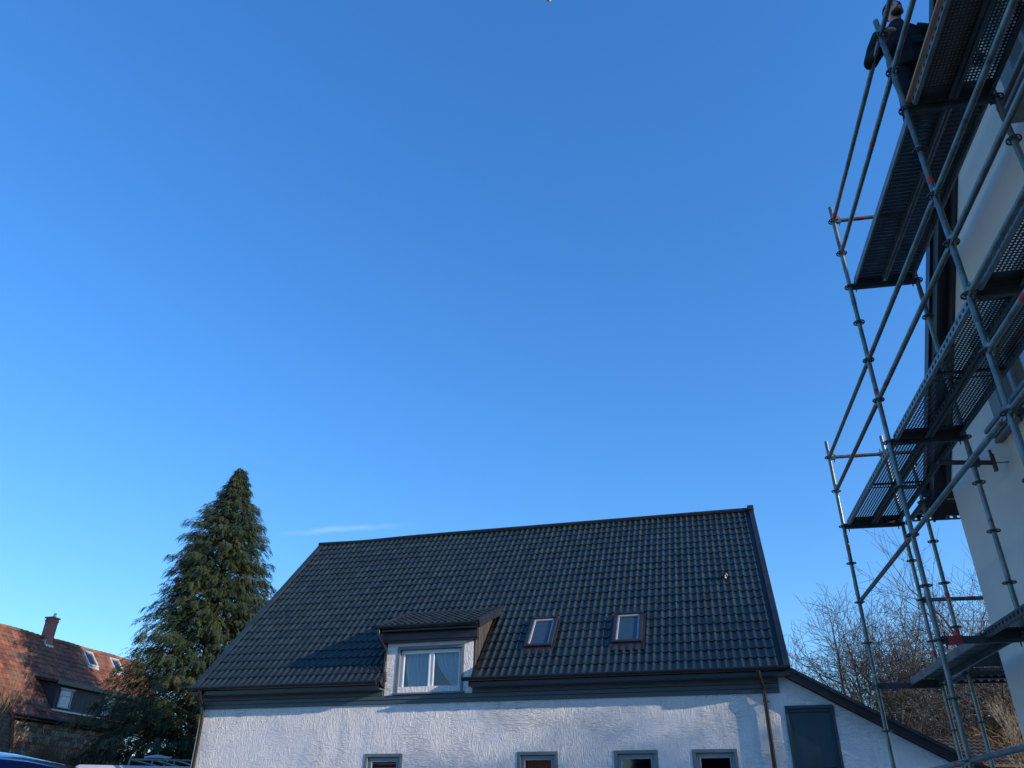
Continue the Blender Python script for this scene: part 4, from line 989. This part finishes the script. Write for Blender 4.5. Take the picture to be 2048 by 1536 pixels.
# conifer -------------------------------------------------------
rng2 = np.random.default_rng(5)
CT = (-13.2, 35.6, 0); CH = 17.1
con = thing('conifer_tree', 'tall dark green conifer with drooping sprays, left of the white house', 'tree', CT)
MB().tube([(0, 0, -.1), (.05, 0, 5), (0, .05, 11), (0, 0, CH - .6)], [.32, .24, .13, .03], 12).build('trunk', M['bark'], con, smooth=True)
prof_h = np.array([0, 1.5, 4.0, 5.5, 7.0, 8.0, 9.0, 10.3, 12.3, 13.8, 15.0, 16.2, 17.1]); prof_r = np.array([4.0, 4.3, 4.4, 4.4, 4.1, 3.5, 2.9, 2.7, 2.3, 1.6, .85, .42, .06])
lump = [(rng2.uniform(0, 2 * pi), rng2.uniform(1, 15.5), rng2.uniform(.25, .75), rng2.uniform(.5, 1.1)) for _ in range(110)]
def crown_r(h, a):
    r_ = np.interp(h, prof_h, prof_r); f = np.ones_like(r_) * .86
    for la, lh, ls, lw in lump:
        da = np.abs((a - la + pi) % (2 * pi) - pi) * np.maximum(r_, .6)
        f = f + (ls * .42) * np.exp(-(da / lw) ** 2 - ((h - lh) / (lw * .75)) ** 2) / np.maximum(r_ / 2, .6)
    return r_ * np.minimum(f, 1.22)
nb = 720; BP, BQ, B0r, B1r = [], [], [], []; fr_c, fr_d = [], []
for i in range(nb):
    h0 = .2 + (CH - .5) * (i / nb) ** .95; a = i * 2.39996 + rng2.normal(0, .25)
    R_ = float(crown_r(np.array([h0]), np.array([a % (2 * pi)]))[0]); rad = R_ * (rng2.uniform(.70, 1.0) if rng2.random() < .72 else rng2.uniform(1.0, 1.17))
    d = np.array([cos(a), sin(a), 0]); seg = 7; prev = np.array([0, 0, h0 - .30 * rad]); lift = rng2.uniform(.25, .5)
    side_ = np.array([-d[1], d[0], 0]); fat = rng2.uniform(.8, 1.25) * np.interp(rad, [0, 1, 4], [.18, .30, .46])
    for s_ in range(1, seg + 1):
        t = s_ / seg; p = np.array([0, 0, h0 - .30 * rad]) + d * rad * t + np.array([0, 0, rad * (lift * 1.5 * t - lift * .9 * t * t * t)])
        BP.append(prev); BQ.append(p); B0r.append(.03 * (1.1 - t) + .006); B1r.append(.03 * (1.1 - t) + .004)
        if t > .3:
            wdt = fat * (1.15 - abs(t - .65) * 1.6)
            for _ in range(int((5 + 9 * (t > .5)) * np.interp(rad, [0, 1, 4], [.5, .7, 1.15]))):
                q = prev + (p - prev) * rng2.random(); u1, u2 = rng2.normal(0, .5, 2)
                c_ = q + side_ * u1 * wdt + np.array([0, 0, u2 * wdt * .42 - abs(u1) * wdt * .3])
                fr_c.append(c_); fr_d.append(d * rng2.uniform(.5, 1.1) + side_ * u1 * .9 + np.array([0, 0, rng2.uniform(-.8, .0) - .3 * (t > .85)]))
        prev = p
for _ in range(12500):      # inner foliage
    h0 = .2 + (CH - .9) * rng2.random() ** 1.7; a = rng2.uniform(0, 2 * pi); R_ = float(np.interp(h0, prof_h, prof_r)) * rng2.uniform(.3, .92)
    fr_c.append(np.array([cos(a) * R_, sin(a) * R_, h0])); fr_d.append(np.array([cos(a), sin(a), rng2.uniform(-.9, .1)]))
vs, fs = tube_np(np.array(BP), np.array(BQ), np.array(B0r), np.array(B1r), 3)
stuff(link('branch', np_mesh('branch', vs, fs, M['bark']), con))
C = np.array(fr_c); D = np.array(fr_d); D /= np.linalg.norm(D, axis=1, keepdims=True); K = len(C)
Sd = np.cross(D, np.tile([[0, 0, 1.]], (K, 1)) + rng2.normal(0, .35, (K, 3))); Sd /= np.linalg.norm(Sd, axis=1, keepdims=True); U = np.cross(Sd, D)
size = rng2.uniform(.20, .38, K) * np.interp(C[:, 2], [0, 12, 17], [1.05, .85, .5])
# a spray: a central rib with pairs of narrow leaflets, curving down at the tip
V_ = []; F_ = []
ts = np.linspace(.0, .9, 6)
base = 0; verts = np.zeros((K, 0, 3)); faces = []
allv = []; fcount = 0
for j, t in enumerate(ts):
    for sg in (-1, 1):
        ll = .40 * (1 - t * .72) * (.55 + .9 * rng2.random(K)); wv = .050 + .02 * rng2.random(K)
        root = C + D * (size * t)[:, None] - np.array([0, 0, 1]) * (size * .38 * t * t)[:, None]
        dirn = D * .62 + Sd * sg * .78 - np.array([0, 0, .28]); dirn /= np.linalg.norm(dirn, axis=1, keepdims=True)
        tip = root + dirn * (size * ll)[:, None] - np.array([0, 0, 1]) * (size * .10)[:, None]
        nrm = np.cross(dirn, U); nrm /= np.linalg.norm(nrm, axis=1, keepdims=True) + 1e-9
        m1 = (root + tip) / 2 + nrm * (size * wv)[:, None]; m2 = (root + tip) / 2 - nrm * (size * wv)[:, None]
        allv += [root, m1, tip, m2]
AV = np.stack(allv, axis=1)      # K, 4*16, 3
nl = AV.shape[1] // 4
fs = ((np.arange(K) * nl * 4)[:, None, None] + (np.arange(nl) * 4)[None, :, None] + np.arange(4)[None, None, :]).reshape(-1, 4)
fm = bpy.data.materials.new('conifer_foliage'); fm.use_nodes = True; n_ = fm.node_tree.nodes; l_ = fm.node_tree.links; b_ = n_['Principled BSDF']
b_.inputs['Roughness'].default_value = .6; b_.inputs['Specular IOR Level'].default_value = .3
at = n_.new('ShaderNodeAttribute'); at.attribute_name = 'tint'
rp = n_.new('ShaderNodeValToRGB'); rp.color_ramp.elements[0].color = (.018, .034, .016, 1); rp.color_ramp.elements[1].color = (.13, .12, .04, 1)
e = rp.color_ramp.elements.new(.45); e.color = (.036, .060, .026, 1); e = rp.color_ramp.elements.new(.8); e.color = (.072, .088, .038, 1)
l_.new(at.outputs['Fac'], rp.inputs[0]); l_.new(rp.outputs[0], b_.inputs['Base Color'])
tl = n_.new('ShaderNodeBsdfTranslucent'); mxs = n_.new('ShaderNodeMixShader'); mxs.inputs[0].default_value = .28
l_.new(rp.outputs[0], tl.inputs[0]); l_.new(b_.outputs[0], mxs.inputs[1]); l_.new(tl.outputs[0], mxs.inputs[2]); l_.new(mxs.outputs[0], n_['Material Output'].inputs[0])
me = np_mesh('foliage', AV.reshape(-1, 3), fs, fm)
tint = rng2.random(K) * .55 + .25 * (np.sin(C[:, 2] * 1.9 + np.arctan2(C[:, 1], C[:, 0]) * 3) > .2) + .15 * rng2.random(K)
att = me.attributes.new('tint', 'FLOAT', 'FACE'); att.data.foreach_set('value', np.repeat(tint, nl).astype(np.float32))
stuff(link('foliage', me, con))

# bare trees on the right
bare_tree((16.7, 39.5, 0), 11.5, 'wide bare tree with many spreading stems behind the lean-to roof', 11, r0=.20, spread=.78, levels=6, fork=3, stems=4, twig=.009, upw=.10)
bare_tree((24.6, 41.0, 0), 13.0, 'tall bare tree close to the edge of the grey house', 12, r0=.22, spread=.75, levels=6, fork=3, stems=3, twig=.009, upw=.10)
G = 'brown bare trees massed behind the lean-to'
for i, (x, y, h_, lab) in enumerate(((22.6, 45, 8.8, 'low brown bare tree right of the wide bare tree'), (23.0, 40.0, 7.4, 'brown bare tree seen between the scaffold poles'), (26.6, 46, 12.0, 'tallest brown bare tree at the back, against the sky by the grey house'), (28.0, 42, 10.0, 'brown bare tree partly hidden by the corner of the grey house'))):
    bare_tree((x, y, 0), h_, lab, 30 + i, r0=.15, spread=.75, m='barkb', levels=6, fork=3, stems=5, twig=.011, group=G, upw=.08)
# thicket: countless twigs reading as one mass
def thicket(name, x0, x1, y0, y1, h, count, seed, label, m='barkb', th=.012):
    g = np.random.default_rng(seed); P = []; Q = []; a = []; b = []
    for i in range(count):
        p = np.array([g.uniform(x0, x1), g.uniform(y0, y1), g.uniform(0, h * .75)]); d = np.array([g.normal(0, .45), g.normal(0, .45), 1.0]); d /= np.linalg.norm(d); ln = g.uniform(.5, 1.5); r_ = th * g.uniform(.6, 1.4)
        for s_ in range(3):
            q = p + d * ln / 3; P.append(p); Q.append(q); a.append(r_ * (1 - s_ * .25)); b.append(r_ * (.75 - s_ * .25)); p = q; d = d + g.normal(0, .25, 3); d /= np.linalg.norm(d)
            for _ in range(2):
                e = d + g.normal(0, .7, 3); e /= np.linalg.norm(e); P.append(p); Q.append(p + e * ln * .3); a.append(r_ * .5); b.append(r_ * .25)
    vs, fs = tube_np(np.array(P), np.array(Q), np.array(a), np.array(b), 3)
    o = link(name, np_mesh(name, vs, fs, M[m])); o['label'] = label; o['category'] = 'thicket'; return stuff(o)
thicket('thicket', 21.5, 35, 43, 52, 7.4, 10500, 3, 'dense brown winter thicket behind the lean-to and scaffold poles', th=.016)
bare_tree((19.4, 31.5, 0), 6.3, 'slender pale birch sapling beside the corner of the grey house', 51, r0=.035, spread=.32, m='birch', levels=5, fork=3, stems=2, twig=.006, name='birch_sapling', upw=.35)
# tall trees outside the frame to the right: they dapple the low sun on the white wall
def along(p, dist):
    e = Vector((cos(SUN_AZ) * -1, sin(SUN_AZ), 0)); d_ = Vector((sin(SUN_AZ), cos(SUN_AZ), 0)); c = Vector((-1, 19.5, 0)); return c + d_ * dist + e * (p - c.dot(e))
for i, (p, dist, h_, st) in enumerate(((19.2, 36, 13.5, 3), (15.7, 40, 12.0, 1), (17.4, 43, 12.5, 2))):
    q = along(p, dist)
    bare_tree((q.x, q.y, 0), h_, ('nearest', 'middle', 'farthest')[i] + ' of three tall bare trees beyond the right edge of the view', 90 + i, r0=.3, spread=.5, levels=6, fork=3, stems=st, twig=.022, group='trees beyond the right edge of the view')
# shrubs left, in front of the red-roofed house
for i, (x, y, h_, lab) in enumerate(((-20.6, 32.5, 6.7, 'thin leafless shrub with long upright shoots at the far left'), (-18.6, 34.6, 4.5, 'low tangled leafless shrub in front of the stone wall'), (-17.2, 35.2, 4.2, 'leafless shrub next to the lit corner of the stone wall'), (-20.2, 34.4, 4.4, 'bushy leafless shrub against the shaded middle of the stone wall'))):
    bare_tree((x, y, 0), h_, lab, 70 + i, r0=.04, spread=.5 if i else .3, m='barkb', levels=4 if i == 0 else 5, fork=3, stems=6, twig=.011, name='bare_shrub', cat='shrub', upw=.25)

# far brown-tiled roof behind the lean-to
sh = thing('tiled_shed', 'low outbuilding with a brown pantile roof behind the lean-to', 'shed', (16.4, 33.4, 0), .16)
MB().box((0, 0, -.2), (3.4, 4, 3.95)).build('wall', M['stonegrey'], sh)
ps = math.atan2(1.15, 2.2)
rf_ = MB().box((-.2, 0, -.1), (3.6, 2.5, 0)).build('roof', M['terracotta'], sh, (0, -.25, 3.9), (ps, 0, 0))
pt = MB(); pb = tile_mesh(.26, .37, hgt=.06, lip=.05, tilt=.05, nseg=6)
bt = mat('brown_pantile', (.060, .042, .032), .7, var=.4, scale=3, col2=(.12, .085, .06), per_object=.25)
pme = pb.mesh('tile', bt)
for j in range(7):
    for i in range(14): link('tile', pme, rf_, (-.2 + i * .265, j * .345, .005), (0, 0, 0))
for ch_ in (rf_,): ch_.data.materials[0] = bt
MB().prism([(0, .1, 3.95), (0, 4, 3.95), (0, 2.0, 4.95)], (3.4, 0, 0)).build('gable', M['stonegrey'], sh)

# houses across the yard, behind the camera: they stand in the window reflections
def back_house(loc, rz, ln, dp, hw, hr_, rm, label):
    t = thing('neighbour_house', label, 'house', loc, rz, 'houses across the yard, mirrored in the ground-floor windows')
    b = MB(); b.prism([(0, 0, -.2), (0, dp, -.2), (0, dp, hw), (0, dp / 2, hr_ - .15), (0, 0, hw)], (ln, 0, 0)); b.build('wall', M['stonegrey'], t)
    for sgn in (0, 1):
        r = MB(); y0, y1 = (dp + .4, dp / 2) if sgn else (-.4, dp / 2); z0 = hw - .4 * (hr_ - hw) / (dp / 2)
        r.prism([(-.3, y0, z0), (-.3, y1, hr_), (-.3, y1, hr_ + .15), (-.3, y0, z0 + .15)], (ln + .6, 0, 0)); r.build('roof', rm, t)
    x = 1.4
    while x < ln - 1.6:
        for z in (.9, 3.1):
            if z + 1.2 < hw: 
                MB().box((x, dp + .005, z), (x + 1.1, dp + .05, z + 1.25)).build('window_frame', M['pvc'], t); MB().box((x + .08, dp + .052, z + .08), (x + 1.02, dp + .06, z + 1.17)).build('pane', M['carglass'], t)
        x += 2.7
    MB().box((ln * .3, dp * .4, hr_ - 1), (ln * .3 + .6, dp * .4 + .6, hr_ + 1)).build('chimney', M['brick'], t)
back_house((-36, -19, 0), -.55, 17, 9, 4.6, 9.6, M['terracotta'], 'red-roofed house across the yard whose roof shows in a window reflection')
back_house((-17, -33, 0), -.25, 30, 9, 5.4, 10.5, M['flash'], 'long dark-roofed house across the yard mirrored darkly in the right-hand windows')

# ================================================================ VEHICLES
# blue van: right-hand roof edge runs away from the camera on the left
bv = thing('blue_van', 'blue van parked close on the left, only its smooth roof in view', 'van', (-4.33, 6.35, 0), 0)
def loft(sections, m, name, par, smooth=True, capends=True):
    mb = MB(); n = len(sections[0]); vs = [p for s_ in sections for p in s_]; fs = []
    for i in range(len(sections) - 1):
        for k in range(n): fs.append((i * n + k, i * n + (k + 1) % n, (i + 1) * n + (k + 1) % n, (i + 1) * n + k))
    if capends: fs += [tuple(range(n - 1, -1, -1)), tuple((len(sections) - 1) * n + k for k in range(n))]
    mb.add(vs, fs); o = mb.build(name, m, par, smooth=False); shade(o.data, 35); return o
def vsec(y, hw, top, bot=.35, belt=1.05, rw=None, n=10):
    """van cross-section at y; hw half width at the belt, rw half width at the roof edge"""
    rw = rw if rw is not None else hw * .90; pts = [(-hw * .94, bot), (-hw, .62), (-hw, belt)]
    for k in range(n + 1):
        a = pi - pi * k / n; e = .42
        cx = abs(cos(a)) ** e * (1 if cos(a) > 0 else -1); sz = abs(sin(a)) ** e
        pts.append((rw * cx, top - .20 + .20 * sz) if top > belt + .2 else (hw * .97 * cx, belt + (top - belt) * sz))
    pts += [(hw, belt), (hw, .62), (hw * .94, bot)]
    return [(x, y, z) for x, z in pts]
secs = [vsec(-2.42, .88, 1.30), vsec(-2.36, .94, 1.75), vsec(-2.15, .96, 1.90), vsec(-1.2, .96, 1.965), vsec(0, .96, 1.985), vsec(.8, .96, 1.965), vsec(1.35, .96, 1.90), vsec(1.62, .96, 1.76), vsec(1.9, .955, 1.50), vsec(2.1, .95, 1.24), vsec(2.4, .93, 1.12), vsec(2.6, .86, .98, belt=.9), vsec(2.66, .78, .80, belt=.75)]
loft(secs, M['blue'], 'body', bv)
for s in (-1, 1):
    g = MB(); g.prism([(s * .945, -2.05, 1.12), (s * .945, 1.85, 1.12), (s * .945, 1.80, 1.20), (s * .885, 1.45, 1.70), (s * .885, -2.0, 1.70)][::1], (s * .022, 0, 0)); g.build('side_glass', M['carglass'], bv)
    g = MB(); g.box((s * 1.0 - .02, 1.55, 1.08), (s * 1.0 + s * .16, 1.66, 1.28)); g.build('wing_mirror', M['blue'], bv, bevel=.02)
    g = MB(); g.box((s * .62 - .14, 2.50, .74), (s * .62 + .14, 2.665, .88)); g.build('headlight', M['lampwhite'], bv, bevel=.02)
    g = MB(); g.box((s * .86 - .05, -2.47, .9), (s * .86 + .05, -2.38, 1.4)); g.build('tail_light', M['lampred'], bv, bevel=.02)
    for y in (-1.55, 1.65):
        wv_ = MB(); wv_.tube([(s * .72, y, .33), (s * .95, y, .33)], .33, 28); wv_.build('wheel', M['rubber'], bv)
        wv_ = MB(); wv_.tube([(s * .90, y, .33), (s * .962, y, .33)], .21, 20); wv_.build('rim', M['alloy'], bv)
ws = MB(); ws.add([(-.78, 1.42, 1.835), (.78, 1.42, 1.835), (.86, 2.10, 1.245), (-.86, 2.10, 1.245)], [(0, 1, 2, 3)]); ws.v = [(x, y + .045, z + .05) for x, y, z in ws.v]; ws.build('windscreen', M['carglass'], bv)

# white motorhome
mh = thing('white_motorhome', 'white motorhome with roof rails and hatches parked beside the white house', 'motorhome', (-10.05, 25.6, -.16), R(8))
def msec(x_, y, top, bot=.45, r_=.12):
    pts = [(-x_, bot), (-x_, top - r_), (-x_ + r_ * .3, top - r_ * .3), (-x_ + r_, top), (x_ - r_, top + .0), (x_ - r_ * .3, top - r_ * .3), (x_, top - r_), (x_, bot)]
    return [(a, y, b) for a, b in pts]
loft([msec(1.50, -3.0, 2.9), msec(1.55, -2.85, 3.06), msec(1.55, 0, 3.09), msec(1.55, 2.7, 3.06), msec(1.5, 3.1, 2.8), msec(1.3, 3.5, 1.5), msec(1.25, 4.0, 1.15)], M['whitevan'], 'body', mh)
def rail(pts, nm='roof_rail'): MB().tube(pts, .022, 8).build(nm, M['deckl'], mh, smooth=True)
rail([(-.25, -2.75, 3.21), (1.45, -2.75, 3.21)]); rail([(-.25, -2.75, 3.21), (-.25, 1.0, 3.24)]); rail([(1.45, -2.75, 3.21), (1.45, 1.0, 3.24)]); rail([(-.25, 1.0, 3.24), (1.45, 1.0, 3.24)])
for x in (-.25, .32, .88, 1.45): rail([(x, -2.75, 3.04), (x, -2.75, 3.21)], 'rail_post')
for x in (.32, .88): rail([(x, -2.75, 3.21), (x, 1.0, 3.24)], 'rack_bar')
h_ = MB(); h_.box((-.1, -1.2, 3.09), (.75, -.5, 3.16)); h_.build('roof_hatch', M['whitevan'], mh, bevel=.03)
h_ = MB(); h_.tube([(-.05, -2.2, 3.30), (.25, -2.2, 3.33), (.62, -2.2, 3.30)], [.02, .045, .02], 8); h_.build('antenna_dome', M['whitevan'], mh, smooth=True)
MB().box((-1.0, -3.09, 1.5), (.9, -2.985, 2.3)).build('rear_window', M['carglass'], mh, bevel=.03)
for s in (-1, 1):
    MB().box((s * 1.35 - .08, -3.06, 1.0), (s * 1.35 + .08, -2.98, 1.4)).build('tail_light', M['lampred'], mh)
    for y in (-1.6, 2.6):
        MB().tube([(s * 1.2, y, .36), (s * 1.5, y, .36)], .36, 24).build('wheel', M['rubber'], mh)
MB().box((-1.45, -3.08, .38), (1.45, -2.9, .62)).build('bumper', M['rubber'], mh)

# ================================================================ MOON: the lit lower tip, far away at the top edge of the view
d = (cam.matrix_world.to_3x3() @ Vector(((1095.5 - 1024) / 1574, (768 + 4.5) / 1574, -1))).normalized()
mo = MB(); n = 24; vs = []; Rm = 34.0; 
for i in range(n + 1):
    a = -pi / 2 + pi * i / n
    for j in range(7):
        t = j / 6; x = Rm * cos(a) * (-.35 + 1.35 * t); zz = Rm * sin(a); vs.append((x, -math.sqrt(max(0, Rm * Rm - x * x - zz * zz)), zz))
mo.add(vs, [(i * 7 + j, i * 7 + j + 1, (i + 1) * 7 + j + 1, (i + 1) * 7 + j) for i in range(n) for j in range(6)])
moon = mo.build('moon', mat('pale_moon', (.8, .85, .95), 1.0, var=.15, scale=.05), None, smooth=True)
moon.location = Vector((0, 0, 1.5)) + d * 7500; moon.rotation_euler = (d.to_track_quat('Y', 'Z')).to_euler()
moon['label'] = 'pale lower tip of the daytime moon at the top edge'; moon['category'] = 'moon'
